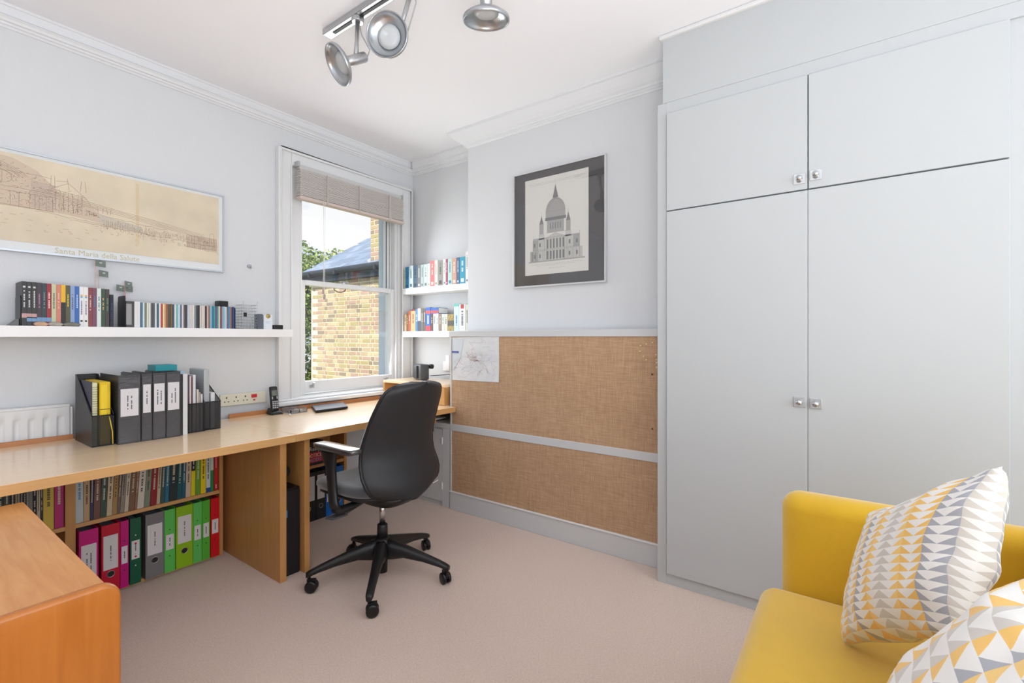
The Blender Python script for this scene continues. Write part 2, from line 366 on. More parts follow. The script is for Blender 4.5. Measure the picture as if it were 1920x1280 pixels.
m.add([(XH+.05, YH1-.02, 2.30), (XH+4.2, YH1-.02, 2.30), (XH+3.2, YH1-.02, 2.3+3.2*pitch)], [(0,1,2)])
mesh('roof_deck', m, sl[0], H)
slate_me = [raw('slate', (lambda q: q.obox((0,0,0), (0,1,0), .122, up_, .15, nrm, .004))(MB()), t) for t in sl]
rows = 13
for r_ in range(rows):
    for c_ in range(17):
        yy = YH1+.1-c_*.25-(.125 if r_ % 2 else 0)
        if yy < 4.3: continue
        p = Vector((XH-.12, yy, 2.40))+up_*(.12+r_*.20)+nrm*(.012+R.uniform(0, .003))
        o = bpy.data.objects.new('slate', slate_me[R.randrange(3)]); COL.objects.link(o); o.parent = H; o.location = invH @ p; o['_w'] = H['_w']
        o.rotation_euler = (0, R.uniform(-.0, .012), 0)
CH = thing('brick_chimney', 'yellow brick chimney stack rising from the neighbouring slate roof', 'chimney', (XH+.45, 6.3, 2.3))
mesh('stack', MB().box(XH+.014, XH+.78, 5.83, 6.665, 2.40, 3.6), bj, CH)
for k in range(17):
    z = 2.46+k*.075; y = 6.665; hd = k % 2
    invC = Matrix(CH['_w']).inverted()
    while y > 6.1:
        L = .1025 if hd else .215
        o = bpy.data.objects.new('brick', bmesh_lib[(L, R.randrange(5))]); COL.objects.link(o); o.parent = CH; o['_w'] = CH['_w']
        o.location = invC @ Vector((XH+.008, y-L/2, z)); y -= L+.011; hd = not hd
m = MB(); m.box(XH-.05, XH+.85, 5.75, 6.725, 3.36, 3.44); m.box(XH-.02, XH+.82, 5.78, 6.695, 3.30, 3.36)
mesh('coping', m, M('chimney_coping', (120, 112, 104), .8), CH)
m = MB(); m.box(XH-.01, XH+.1, 6.665, 6.695, 2.40, 2.50); m.obox((XH+.25, 6.68, 2.62), (1,0,pitch), .32, (0,1,0), .012, (-pitch,0,1), .05)
mesh('flashing', m, M('lead_flashing', (214, 214, 214), .6), CH)
mesh('chimney_pot', MB().lathe([(.10, 0), (.09, .3), (.11, .32), (.11, .36), (.07, .36), (.07, .1)], (XH+.4, 6.2, 3.6), (0,0,1), 14), M('clay_pot', (190, 120, 84), .8), CH)
# trees
def tree(name, label, c, rx, rz, nleaf, mats, trunk_r, seed):
    rr = random.Random(seed); T = thing(name, label, 'tree', (c[0], c[1], -3.0), None)
    m = MB(); m.tube([(c[0], c[1], -3.0), (c[0]+.1, c[1], c[2]-rz*.6), (c[0], c[1], c[2]+rz*.3)], [trunk_r, trunk_r*.7, trunk_r*.2], 10)
    for k in range(9):
        a = rr.uniform(0, 2*PI); z0 = c[2]-rz*rr.uniform(.1, .8)
        m.tube([(c[0], c[1], z0), (c[0]+math.cos(a)*rx*.4, c[1]+math.sin(a)*rx*.4, z0+rz*.3), (c[0]+math.cos(a)*rx*.8, c[1]+math.sin(a)*rx*.8, z0+rz*.5)], [trunk_r*.4, trunk_r*.25, .01], 6)
    mesh('trunk', m, M('bark', (96, 84, 70), .9), T)
    m = MB(); blobs = [(rr.uniform(-.75, .75), rr.uniform(-.75, .75), rr.uniform(-.85, .8), rr.uniform(.22, .42)) for _ in range(34)]
    for _ in range(nleaf):
        b = rr.choice(blobs); d = Vector((rr.gauss(0,1), rr.gauss(0,1), rr.gauss(0,1))).normalized()*b[3]*rr.uniform(.7, 1.05)
        p = Vector((c[0]+(b[0]+d.x)*rx, c[1]+(b[1]+d.y)*rx, c[2]+(b[2]+d.z)*rz))
        a = Vector((rr.gauss(0,1), rr.gauss(0,1), rr.gauss(0,.6))).normalized(); q = a.cross(Vector((rr.gauss(0,1), rr.gauss(0,1), rr.gauss(0,1)))).normalized(); s_ = rr.uniform(.035, .07)
        m.add([p-a*s_, p+q*s_*.55, p+a*s_, p-q*s_*.55], [(0,1,2,3)], rr.randrange(len(mats)))
    tag(mesh('foliage', m, mats, T, fixn=False), kind='stuff')
G1 = [M('leaf_a', (150, 168, 92), .7), M('leaf_b', (120, 144, 74), .7), M('leaf_c', (176, 184, 112), .7), M('leaf_d', (88, 112, 62), .7)]
G2 = [M('leaf_e', (112, 142, 84), .7), M('leaf_f', (84, 110, 66), .7), M('leaf_g', (140, 166, 104), .7)]
tree('garden_tree', 'sunlit tree top behind the slate roof, outside the window', (8.15, 13.4, 2.35), 1.45, 1.55, 16000, G1, .18, 3)
tree('garden_tree', 'dark green tree growing beside the far corner of the brick house', (5.75, 10.3, .0), .75, 1.9, 13000, G2, .12, 5)

# ================================================================= radiator, sockets
RAD = thing('radiator', 'white panel radiator on the wall behind the left desk', 'radiator', (.1, 3.03, .25))
m = MB()
P = []
for z, k in ((.30, 0), (.33, 1), (.79, 1), (.808, 1), (.822, .75), (.830, .35), (.834, 0), (.872, 0)):
    P.append([Vector((-.55+i_*.004, 3.020+k*.009*max(0, min(1, (math.cos((-.55+i_*.004-.605)*2*PI/.0475)-.1)*2.2)), z)) for i_ in range(286)])
m.grid(P, smooth=True); mesh('front_panel', m, TRIMW, RAD, bevel=0)
m = MB(); m.box(-.55, .592, 3.03, 3.05, .28, .30); m.box(-.55, .592, 3.018, 3.062, .872, .885); m.box(.592, .602, 3.020, 3.062, .30, .872); m.box(-.555, -.545, 3.020, 3.062, .30, .872)
mesh('casing', m, TRIMW, RAD, bevel=.003)
S = thing('socket_strip', 'cream four gang socket strip with a red switch on the wall', 'socket', (1.40, 3.06, .78))
P0 = (1.262, 3.07, .79); ax = Vector((.268, 0, .03)).normalized()
m = MB(); m.box(1.262, 1.532, 3.052, 3.07, .787, .858); mesh('housing', m, M('cream_plastic', (226, 222, 204), .45), S, bevel=.004)
for k in range(3):
    x = 1.297+k*.054; m = MB(); m.box(x-.003, x+.003, 3.0505, 3.0525, .832, .842); m.box(x-.014, x-.007, 3.0505, 3.0525, .811, .816); m.box(x+.007, x+.014, 3.0505, 3.0525, .811, .816)
    mesh('socket_holes', m, BLACKP, S)
mesh('rocker_switch', MB().box(1.440, 1.474, 3.046, 3.0525, .824, .846), M('red_switch', (206, 46, 56), .4), S, bevel=.003)
mesh('fuse_cap', MB().box(1.452, 1.464, 3.049, 3.0525, .806, .814), M('red_switch', (206, 46, 56)), S)
tag(mesh('wall_hook', MB().cyl((1.435, 3.07, 1.645), (1.435, 3.058, 1.645), .012, 12).tube([(1.435, 3.06, 1.64), (1.435, 3.045, 1.632), (1.435, 3.04, 1.642)], .004, 6), M('grey_hook', (176, 178, 186), .4)), 'small grey wall hook between the long picture and the window', 'hook')

# ================================================================= panorama print on the window wall
PX0, PX1, PZ0, PZ1 = .12, 1.283, 1.587, 2.046
T = thing('panorama_picture', 'long framed sepia drawing of a domed church and waterfront', 'picture', (.7, 3.06, PZ0))
m = MB()
for b in ((PX0, PX1, PZ0, PZ0+.008), (PX0, PX1, PZ1-.008, PZ1), (PX0, PX0+.008, PZ0+.008, PZ1-.008), (PX1-.008, PX1, PZ0+.008, PZ1-.008)): m.box(b[0], b[1], 3.045, 3.068, b[2], b[3])
mesh('frame', m, M('silver_frame', (196, 202, 210), .35, metal=.4), T)
mesh('mount', MB().box(PX0+.008, PX1-.008, 3.055, 3.066, PZ0+.008, PZ1-.008), M('white_mount', (226, 229, 230), .7), T)
SEP = M('aged_paper', (220, 207, 184), .85, var=.09, vscale=5)
mesh('print', MB().box(PX0+.03, PX1-.028, 3.053, 3.055, PZ0+.046, PZ1-.022), SEP, T)
O = Vector((PX0+.03, 3.053, PZ0+.046)); PW = PX1-PX0-.058; PH = PZ1-PZ0-.068
rx, uz = Vector((PW, 0, 0)), Vector((0, 0, PH)); q = random.Random(3)
ln = []; wash = MB(); ink2 = MB()
def wob(pts, a=.004): return [(x+q.uniform(-a, a)*.5, y+q.uniform(-a, a)) for x, y in pts]
U0 = .22   # u of the frame's left edge in the photograph
def UX(px): return U0+(1-U0)*px/1.0
def poly(pts, mi): 
    n_ = len(pts); wash.add([O+rx*a+uz*b+Vector((0,-.0004-.0001*mi,0)) for a, b in pts], [tuple(range(n_))], mi)
# tinted washes of the drawn buildings
poly([(0, .40), (0, .97), (.10, .99), (.235, .95), (.30, .86), (.355, .70), (.375, .62), (.38, .40)], 0)
poly([(.285, .42), (.285, .74), (.36, .72), (.36, .42)], 1)
poly([(.38, .40), (.38, .62), (.455, .60), (.50, .47), (.50, .36)], 0)
poly([(.50, .36), (.50, .46), (.66, .385), (.66, .30)], 2)
poly([(.85, .20), (.85, .38), (.99, .375), (.99, .17)], 0)
for k in range(5): ln.append(wob([(.30*math.cos(t)*(1-.03*k), .62+.36*math.sin(t)*(1-.05*k)) for t in [i*PI/24 for i in range(3, 12)]]))
ln.append([(.20+.03*math.cos(t), .72+.07*math.sin(t)) for t in [i*PI/6 for i in range(13)]])
for k in range(3): ln.append([(.19+.006*k, .66), (.19+.006*k, .78)])
for z_ in (.40, .41, .57, .62, .80): ln.append(wob([(x/20, z_-.0*x) for x in range(0, 8)], .008))
for x in [.02, .05, .08, .12, .15, .18, .225, .25, .28, .295, .31, .33, .35, .37]: ln.append(wob([(x, .40), (x, .57)], .003))
for x in (.36, .375, .385, .40, .415, .43, .445): ln.append(wob([(x, .42), (x, .66)], .003))
ln.append([(.345, .68), (.40, .78), (.455, .64), (.345, .68)]); ln.append([(.33, .66), (.46, .62)]); ln.append([(.36, .78), (.40, .80)])
for x in (.345, .36, .40, .44, .455): ln.append(wob([(x, .70), (x, .84)], .01))
ln.append(wob([(.455, .64), (.475, .55), (.50, .50)], .01))
for x in (.50, .515, .53, .545): ln.append(wob([(x, .47), (x, .56)], .008))
ln.append(wob([(.46+.02*k, .47-.005*k+q.uniform(-.01, .01)) for k in range(16)], .006)); ln.append(wob([(.40+.02*k, .34-.003*k) for k in range(30)], .01)); ln.append(wob([(.30+.02*k, .385-.004*k) for k in range(14)], .01))
for k in range(60):
    x = .52+k*.0055; ln.append([(x, .30+q.uniform(-.02, .02)), (x+q.uniform(-.003, .003), .34+q.uniform(0, .08)*(1 if k < 30 else .6))])
for x in [.85+.0055*k for k in range(26)]: ln.append(wob([(x, .20), (x, .36)], .006))
for z_ in (.20, .26, .31, .37): ln.append(wob([(.845+.014*k, z_) for k in range(11)], .006))
ln.append([(.955, .2), (.955, .43), (.965, .45), (.975, .43), (.975, .2)])
for k in range(150):
    x = q.uniform(.0, .45); y = q.uniform(.42, .9); 
    if y < .95-.9*max(0, x-.12): ln.append([(x, y), (x+q.uniform(-.012, .012), y+q.uniform(-.02, .02))])
for k in range(60): x = q.uniform(.1, .99); y = q.uniform(.12, .36); ln.append([(x, y), (x+q.uniform(.004, .02), y-q.uniform(0, .006))])
for k in range(4): ln.append(wob([(.30+.03*j, .66-.012*j-.02*k) for j in range(0, 24, 3)], .003))
for k in range(420):
    x = q.uniform(.0, .50); yt = .42+ (.50 if x < .24 else max(.02, .50*(.50-x)/.26))*q.random(); a_ = q.choice((0, PI/2, PI/2, .5)); L_ = q.uniform(.006, .03)
    ln.append([(x, yt), (x+L_*math.cos(a_)*.35, yt+L_*math.sin(a_))])
for k in range(200):
    x = q.uniform(.5, .99); yt = .20+.16*q.random()+.10*max(0, .85-x); ln.append([(x, yt), (x+q.uniform(-.004, .006), yt+q.uniform(.0, .03))])
strokes(ink2, O, rx, uz, ln, .0011, .0009)
mesh('wash', wash, [M('sepia_wash', (208, 190, 170), .85), M('dark_wash', (198, 181, 166), .85), M('grey_wash', (202, 193, 178), .85)], T, fixn=False)
mesh('drawing', ink2, M('sepia_ink', (158, 134, 116), .85), T, fixn=False)
mesh('fold_line', MB().box(.855, .868, 3.0525, 3.0529, PZ0+.10, PZ1-.04), M('fold_stain', (216, 198, 166), .85), T)
text('caption', 'Santa Maria della Salute', M('caption_ink', (202, 192, 160), .8), T, (.545, 3.0548, PZ0+.012), (1, 0, 0), (0, 0, 1), .026, .325)

# ================================================================= long wall shelf and everything on it
o = mesh('wall_shelf', MB().box(-.30, 1.600, 2.85, 3.069, 1.202, 1.250), SHELFW, bevel=.002)
tag(o, 'long thick white floating shelf under the sepia panorama', 'shelf')
ZS = 1.2502
def book(name, x0, x1, y0, y1, z0, h, cover, label, cat='book', group=None, pages=True, lean=0, axis='x', prints=None, wobble=0):
    """upright book: axis='x' -> spines face -y, thickness along x; axis='y' -> spines face -x, thickness along y. y0/y1: depth range"""
    c = ((x0+x1)/2, (y0+y1)/2, z0) if axis == 'x' else ((y0+y1)/2, (x0+x1)/2, z0)
    def P(a, d, z):   # a along row, d depth, z height
        a = a+lean*(z-z0)
        return (a, d, z) if axis == 'x' else (d, a, z)
    b = thing(name, label, cat, c, group)
    m = MB(); t = min(.0025, (x1-x0)*.18)
    def bx(a0, a1, d0, d1, z_0, z_1, mb, mi=0): mb.hexa([P(a0,d0,z_0), P(a1,d0,z_0), P(a1,d1,z_0), P(a0,d1,z_0), P(a0,d0,z_1), P(a1,d0,z_1), P(a1,d1,z_1), P(a0,d1,z_1)], mi)
    bx(x0, x1, y0, y0+t, z0, z0+h, m); bx(x0, x0+t, y0+t, y1, z0, z0+h, m); bx(x1-t, x1, y0+t, y1, z0, z0+h, m)
    mesh('cover', m, cover, b, fixn=False)
    if pages:
        m = MB(); bx(x0+t, x1-t, y0+t, y1-.004, z0+.003, z0+h-.004, m); mesh('pages', m, M('book_pages', (226, 216, 196), .9), b, fixn=False)
    for k, (f0, f1, c_, mode) in enumerate(prints or []):
        m = MB(); w = x1-x0
        if mode == 'band': bx(x0-.0002, x1+.0002, y0-.0005, y0, z0+h*f0, z0+h*f1, m)
        elif mode == 'text':
            zz = z0+h*f0
            while zz < z0+h*f1:
                L = R.uniform(.004, .009); 
                if zz+L > z0+h*f1: break
                if R.random() > .15: bx(x0+w*.36, x0+w*.64, y0-.0007, y0-.0001, zz, zz+L*.7, m)
                zz += L
        elif mode == 'dot': bx(x0+w*.25, x1-w*.25, y0-.0007, y0, z0+h*f0, z0+h*f0+w*.5, m)
        if m.v: mesh('spine_title' if mode == 'text' else 'spine_band', m, c_, b, fixn=False)
    return b
def C(rgb, rough=.45): return M('c_%02x%02x%02x' % tuple(rgb), rgb, rough)
WHT, BLK = C((226,226,222)), C((34,34,36))
dv = [((46,46,48),'charcoal'),((48,46,50),'charcoal'),((50,48,50),'charcoal'),((62,52,62),'dark plum'),((44,58,66),'dark teal'),((150,36,52),'crimson'),((196,196,160),'pale green'),((204,128,108),'salmon'),
      ((226,178,40),'yellow and black'),((84,82,56),'olive'),((136,160,200),'pale blue'),((52,104,178),'blue'),((230,230,230),'white'),((230,230,228),'white'),((132,66,72),'maroon'),((120,74,96),'mauve'),((214,226,222),'white and teal'),((56,78,62),'dark green'),((70,60,62),'dark brown')]
tx = [(214,214,214),(214,214,214),(214,214,214),(170,120,150),(120,140,150),(240,220,220),(80,80,60),(230,190,170),(60,60,60),(210,190,60),(80,80,120),(190,210,240),(110,90,150),(110,90,150),(220,190,190),(70,130,170),(60,110,130),(220,180,120),(90,150,120)]
for i, (c, nm) in enumerate(dv):
    x0 = .4095+i*.01545
    pr = [(.42, .82, C(tx[i]), 'text')]
    if i < 3: pr += [(.18, .28, C((190,150,150)), 'band'), (.86, .95, C((206,206,206)), 'dot')]
    if 1 <= i < 6: pr += [(.10, .20, C((110,150,190)), 'band')]
    if i == 8: pr = [(0, .58, BLK, 'band')]
    if i in (12, 13): pr = [(.76, .97, C((226,170,90)), 'dot'), (.72, .80, C((90,170,200)), 'dot'), (.3, .68, C(tx[i]), 'text'), (.12, .2, BLK, 'dot')]
    if i == 9: pr = [(.45, .8, C((220,200,50)), 'text')]
    book('dvd_case', x0, x0+.0148, 2.875, 3.01, ZS, .19-i*.0006, C(c), '%s film case, %s from the left on the long wall shelf' % (nm, ordn(i)), 'DVD case', 'film cases on the long shelf', False, 0, 'x', pr)
book('dvd_case', .7075, .7205, 2.885, 3.0, ZS, .155, C((28,34,52)), 'dark navy film case leaning against the row of film cases', 'DVD case', 'film cases on the long shelf', False, .0, 'x', [(.2,.8,C((60,80,120)),'text')])
def bookend(x0, s, lab, hgt, ln=.03):
    b = thing('bookend', lab, 'bookend', (x0, 2.93, ZS)); pr = [(2.885, ZS+.002), (2.995, ZS+.002)]
    for k in range(5): a = k*PI/8; pr.append((2.983+.012*math.cos(a), ZS+hgt-.012+.012*math.sin(a)))
    for k in range(5): a = PI/2+k*PI/8; pr.append((2.897+.012*math.cos(a), ZS+hgt-.012+.012*math.sin(a)))
    mesh('upright', MB().prism([(x0-.001, y, z) for y, z in pr], (.002, 0, 0)), BLACKM, b)
    m = MB(); a, c = sorted((x0, x0+s*ln)); m.box(a, c, 2.885, 2.995, ZS, ZS+.002); mesh('foot', m, BLACKM, b)
bookend(.4075, -1, 'black metal bookend left of the film cases', .13)
bookend(.766, -1, 'black metal bookend between the leaning film case and the boxed discs', .155, .042)
m = MB(); m.prism([(.372, 2.90, ZS), (.4045, 2.90, ZS+.002), (.4045, 2.90, ZS+.032)], (0, .06, 0))
tag(mesh('door_wedge', m, M('grey_wedge', (120,120,118), .6)), 'small grey wedge at the left of the film cases', 'wedge')
xs_ = .768; k = 0
for i in range(3):
    book('cd_case', xs_, xs_+.0105, 2.88, 3.01, ZS, .128, C((66,66,70)), '%s charcoal boxed disc case right of the black upright case' % ordn(i), 'CD case', 'disc cases on the long shelf', False, 0, 'x', [(.1, .9, C((150,150,150)), 'band')] if i < 2 else None); xs_ += .0108
for i in range(2):
    book('cd_case', xs_, xs_+.0115, 2.88, 3.01, ZS, .127, C((226,224,224)), '%s wide white disc case left of the disc row' % ordn(i), 'CD case', 'disc cases on the long shelf', False); xs_ += .0118
cdc = [((70,110,140),'blue'),((206,222,226),'pale blue'),((120,124,104),'olive grey'),((220,222,210),'white'),((222,222,216),'white'),((92,92,96),'grey'),((90,88,92),'grey'),((214,222,222),'white'),((60,96,116),'slate blue'),((226,226,224),'white'),((190,64,70),'red'),((232,220,160),'cream'),((196,140,96),'orange'),
       ((138,88,80),'brown'),((64,88,62),'green'),((130,90,56),'brown'),((62,84,106),'navy'),((222,226,226),'white'),((120,186,180),'mint'),((206,220,234),'pale blue'),((100,116,146),'blue grey'),((220,210,210),'pale pink'),((90,86,90),'grey'),((70,66,70),'charcoal'),((190,206,220),'pale blue'),((216,206,206),'pale pink'),((210,204,202),'white'),((222,216,212),'white'),((120,140,140),'grey green'),
       ((64,64,66),'charcoal'),((58,58,62),'charcoal'),((222,212,206),'white'),((216,208,204),'white'),((224,216,210),'white'),((60,48,50),'black'),((206,172,160),'peach'),((130,120,118),'grey'),((150,190,206),'pale blue'),((60,120,160),'blue'),((40,160,150),'teal'),((130,80,140),'purple'),((80,150,130),'green'),((214,222,216),'white'),((140,70,80),'maroon'),((130,170,190),'pale blue'),((160,190,210),'pale blue'),((206,214,222),'white'),((110,110,116),'grey'),((80,140,190),'blue'),((170,120,96),'tan'),((60,56,80),'dark violet'),((40,80,140),'deep blue')]
step = (1.268-xs_-.002)/len(cdc); xs_ += .002
for i, (c, nm) in enumerate(cdc):
    x0 = xs_+i*step
    o = mesh('cd_case', MB().box(x0, x0+step*.86, 2.88+R.uniform(0,.002), 3.005, ZS, ZS+.1245-(.0015 if i%3 else 0)), C(c, .3))
    tag(o, 'slim %s disc case, %s from the left in the long disc row' % (nm, ordn(i)), 'CD case', 'slim discs on the long shelf')
tag(mesh('black_box', MB().box(1.236, 1.290, 3.012, 3.062, ZS, ZS+.165), BLACKP, bevel=.003), 'black box behind the right end of the disc row', 'box')
m = MB(); m.box(1.2715, 1.2735, 2.885, 2.99, ZS+.002, ZS+.12); m.box(1.2715, 1.32, 2.885, 2.99, ZS, ZS+.002)
tag(mesh('bookend', m, BLACKM), 'black metal bookend right of the disc row', 'bookend')
# wire rack
WR = thing('wire_rack', 'silver wire mesh holder beside the disc row on the long shelf', 'wire rack', (1.36, 2.93, ZS))
m = MB(); x0, x1, y0, y1, z1 = 1.322, 1.402, 2.90, 2.99, ZS+.145
for z in [ZS+.002+k*.0175 for k in range(9)]:
    m.tube([(x0,y0,z),(x1,y0,z),(x1,y1,z),(x0,y1,z),(x0,y0,z)], .0011, 5)
for k in range(6):
    x = x0+(x1-x0)*k/5; m.tube([(x,y0,ZS+.002),(x,y0,z1)], .0011, 5); m.tube([(x,y1,ZS+.002),(x,y1,z1)], .0011, 5)
for k in range(1, 5):
    y = y0+(y1-y0)*k/5; m.tube([(x0,y,ZS+.002),(x0,y,z1)], .0011, 5); m.tube([(x1,y,ZS+.002),(x1,y,z1)], .0011, 5)
for x in (x0, x1): m.tube([(x, y0, z1), (x, y0-.002, z1+.015), (x+.006, y0, z1+.02)], .0013, 5)
mesh('wire_cage', m, STEEL, WR, fixn=False); mesh('tag_plate', MB().box(1.324, 1.342, 2.896, 2.898, ZS+.072, ZS+.096), BLACKP, WR)
tag(mesh('small_box', MB().box(1.408, 1.436, 2.90, 2.95, ZS, ZS+.092), M('slate_card', (96,100,112), .6), bevel=.001), 'small slate grey box beside the wire rack', 'box')
wb = thing('award_box', 'small white box with a round gold emblem on the long shelf', 'box', (1.465, 2.92, ZS))
mesh('body', MB().box(1.440, 1.492, 2.895, 2.94, ZS, ZS+.088), M('white_card', (224,228,234), .5), wb, bevel=.001)
mesh('emblem', MB().lathe([(.001,.003),(.013,.003),(.014,0)], (1.466, 2.895, ZS+.080), (0,-1,0), 18), M('gold_emblem', (176,158,96), .4, metal=.5), wb)
mesh('print_lines', MB().box(1.450,1.482,2.8945,2.895,ZS+.044,ZS+.046).box(1.450,1.476,2.8945,2.895,ZS+.036,ZS+.038), C((160,200,220)), wb)
tag(mesh('small_black_case', MB().box(1.50, 1.558, 2.89, 2.94, ZS, ZS+.028), BLACKP, bevel=.004), 'low black case at the right end of the long shelf', 'case')
# pebbles
for i, (x, c, nm, L) in enumerate([(.466, (206,168,140), 'pinkish', .024), (.512, (176,170,160), 'pale grey', .026), (.566, (126,126,118), 'dark grey', .031)]):
    m = MB(); m.grid([[Vector((x+L*math.cos(a)*math.cos(b), 2.862+.010*math.sin(a)*math.cos(b), ZS+.0085+.0085*math.sin(b)+.002*math.sin(3*a))) for a in [k*2*PI/14 for k in range(14)]] for b in [-PI/2+j*PI/8 for j in range(9)]], close=True)
    tag(mesh('pebble', m, M('stone_%d' % i, c, .8, var=.2, vscale=60)), '%s smooth pebble in front of the film cases' % nm, 'pebble', 'pebbles on the shelf')
# paper flags on sticks
FL = M('flag_paper', (116,126,120), .7, var=.15, vscale=50); STK = M('pink_stick', (226,176,166), .7)
for i, (x, z1, w, side, lb) in enumerate([(.683, 1.583, .040, 1, 'tallest grey flag on a thin stick, below the panorama caption'), (.699, 1.535, .036, 1, 'grey green flag on a stick, second from the left'), (.803, 1.470, .034, -1, 'lowest grey green flag, pointing left above the discs'), (.806, 1.492, .030, 1, 'grey flag on a stick, highest over the discs'), (.811, 1.472, .030, 1, 'grey flag just right of the highest one over the discs')]):
    y = 3.02+.008*i; t = thing('flag_pick', lb, 'flag', (x, y, ZS), 'little flags on sticks')
    mesh('stick', MB().tube([(x, y, ZS), (x, y, z1)], .0014, 6), STK, t)
    a, b = sorted((x, x+side*w)); m = MB(); m.hexa([(a, y-.0022, z1-.032), (b, y-.0022, z1-.036), (b, y-.0016, z1-.036), (a, y-.0016, z1-.032), (a, y-.0022, z1), (b, y-.0022, z1-.006), (b, y-.0016, z1-.006), (a, y-.0016, z1)])
    f = mesh('flag', m, FL, t); mesh('emblem', MB().box((a+b)/2-.004, (a+b)/2+.006, y-.0028, y-.0023, z1-.018, z1-.011), C((186,190,180)), f)

# ================================================================= alcove shelves and books
for z, zz, lb in ((1.603, 0, 'upper'), (1.2505, 1, 'lower')):
    tag(mesh('alcove_shelf', MB().box(2.64, XA-.001, 2.285, 3.026, z-.048, z), SHELFW, bevel=.0015), '%s white book shelf in the alcove right of the window' % lb, 'shelf', 'alcove shelves')
YU = [3.0213, 3.0063, 2.9636, 2.9126, 2.8625, 2.8253, 2.7886, 2.7463, 2.7164, 2.6692, 2.6342, 2.5767, 2.5484, 2.5259, 2.4814, 2.4376, 2.4051, 2.3465, 2.315]
up = [((190,190,160),'cream',.178),((30,120,160),'blue',.178),((196,214,220),'pale blue',.184),((60,86,106),'slate blue',.180),((104,104,106),'grey',.180),((150,166,164),'grey green',.180),((170,184,184),'pale grey',.180),((214,212,200),'cream',.182),((226,96,96),'coral red',.20),((222,216,202),'cream',.20),((130,130,122),'grey photographic',.196),((228,226,222),'white',.20),((150,60,84),'maroon',.20),((166,200,196),'mint',.198),((196,150,130),'terracotta',.198),((70,96,130),'navy',.20),((40,150,180),'turquoise',.20),((232,232,232),'tall white',.235)]
ti = [(120,150,110),(20,70,120),(90,110,120),(40,50,60),(200,200,200),(90,100,100),(90,100,100),(150,140,130),(246,200,196),(130,120,110),(60,60,56),(120,110,120),(230,200,210),(60,110,150),(240,220,210),(190,210,230),(220,240,244),(130,130,134)]
for i, (c, nm, h) in enumerate(up):
    y1, y0 = YU[i], YU[i+1]
    book('book', y0+.001, y1-.001, 2.652, 2.652+R.uniform(.105,.125), 1.6032, h, C(c), '%s book, %s from the window on the upper alcove shelf' % (nm, ordn(i)), 'book', 'books on the upper alcove shelf', True, 0, 'y', [(.45,.9,C(ti[i]),'text'),(.06,.14,C(ti[i]),'dot')])
YLo = [3.0219, 2.9958, 2.9765, 2.9444, 2.8875, 2.8625, 2.8253, 2.7977, 2.7704, 2.7154, 2.6868, 2.6575, 2.6284, 2.5939, 2.5654, 2.5315]
lo = [((200,172,130),'tan',.14),((120,84,60),'brown',.148),((168,84,56),'rust red',.165),((196,160,116),'tan and brown',.178),((50,120,166),'blue',.178),((206,186,184),'pale pink',.185),((96,92,88),'grey',.18),((84,82,80),'dark grey',.18),((24,92,170),'thick blue dictionary',.188),
      ((96,50,44),'dark red',.137),((190,206,200),'pale green',.137),((214,218,220),'white',.137),((134,116,104),'brown',.135),((196,206,196),'pale green',.132),((210,206,196),'cream',.13)]
lo2 = {3:[(.93,1,C((120,40,40)),'band'),(.3,.8,C((120,80,50)),'text')], 8:[(.86,1,C((30,90,170)),'band'),(.74,.86,C((214,70,70)),'band'),(.30,.70,WHT,'text'),(0,.22,C((206,50,70)),'band')], 5:[(0,.45,C((60,60,80)),'band')]}
for i, (c, nm, h) in enumerate(lo):
    book('book', YLo[i+1]+.001, YLo[i]-.001, 2.655, 2.655+R.uniform(.10,.12), 1.2507, h, C(c), '%s book, %s from the window on the lower alcove shelf' % (nm, ordn(i)), 'book', 'books on the lower alcove shelf', True, 0, 'y', lo2.get(i, [(.4,.85,C((70,60,56)) if sum(c) > 380 else C((206,200,190)),'text')]))
b = thing('book', 'blue book with a red band lying flat on top of three small books', 'book', (2.70, 2.66, 1.2507+.1375), 'books on the lower alcove shelf')
mesh('cover', MB().box(2.655, 2.76, 2.629, 2.7135, 1.3884, 1.3914).box(2.655, 2.76, 2.629, 2.7135, 1.4319, 1.4349).box(2.655, 2.658, 2.629, 2.7135, 1.3914, 1.4319), C((30,90,170)), b)
mesh('pages', MB().box(2.658, 2.758, 2.631, 2.7115, 1.3914, 1.4319), PAPER, b); mesh('spine_band', MB().box(2.6543, 2.655, 2.629, 2.7135, 1.393, 1.411), C((214,70,70)), b)
book('book', 2.466, 2.530, 2.655, 2.76, 1.2507, .128, M('gold_pattern_cover', (168,148,92), .6, var=.5, vscale=120), 'gold patterned square book on the lower alcove shelf', 'book', 'books on the lower alcove shelf', True, 0, 'y', [(.3,.62,C((84,80,70)),'band')])
for y0, y1, c, nm, h, pr in ((2.414, 2.464, (196,224,230), 'pale blue tall', .205, [(.2,.6,C((70,110,180)),'text'),(.9,1,C((110,190,180)),'band')]), (2.350, 2.411, (222,222,222), 'white tall with dark photograph', .198, [(.2,.8,C((80,90,104)),'text'),(.84,.92,C((180,60,60)),'dot')]), (2.318, 2.347, (206,210,200), 'cream tall', .195, [(.3,.8,C((90,90,80)),'text')])):
    book('book', y0, y1, 2.655, 2.775, 1.2507, h, C(c), '%s book at the breast end of the lower alcove shelf' % nm, 'book', 'books on the lower alcove shelf', True, 0, 'y', pr)

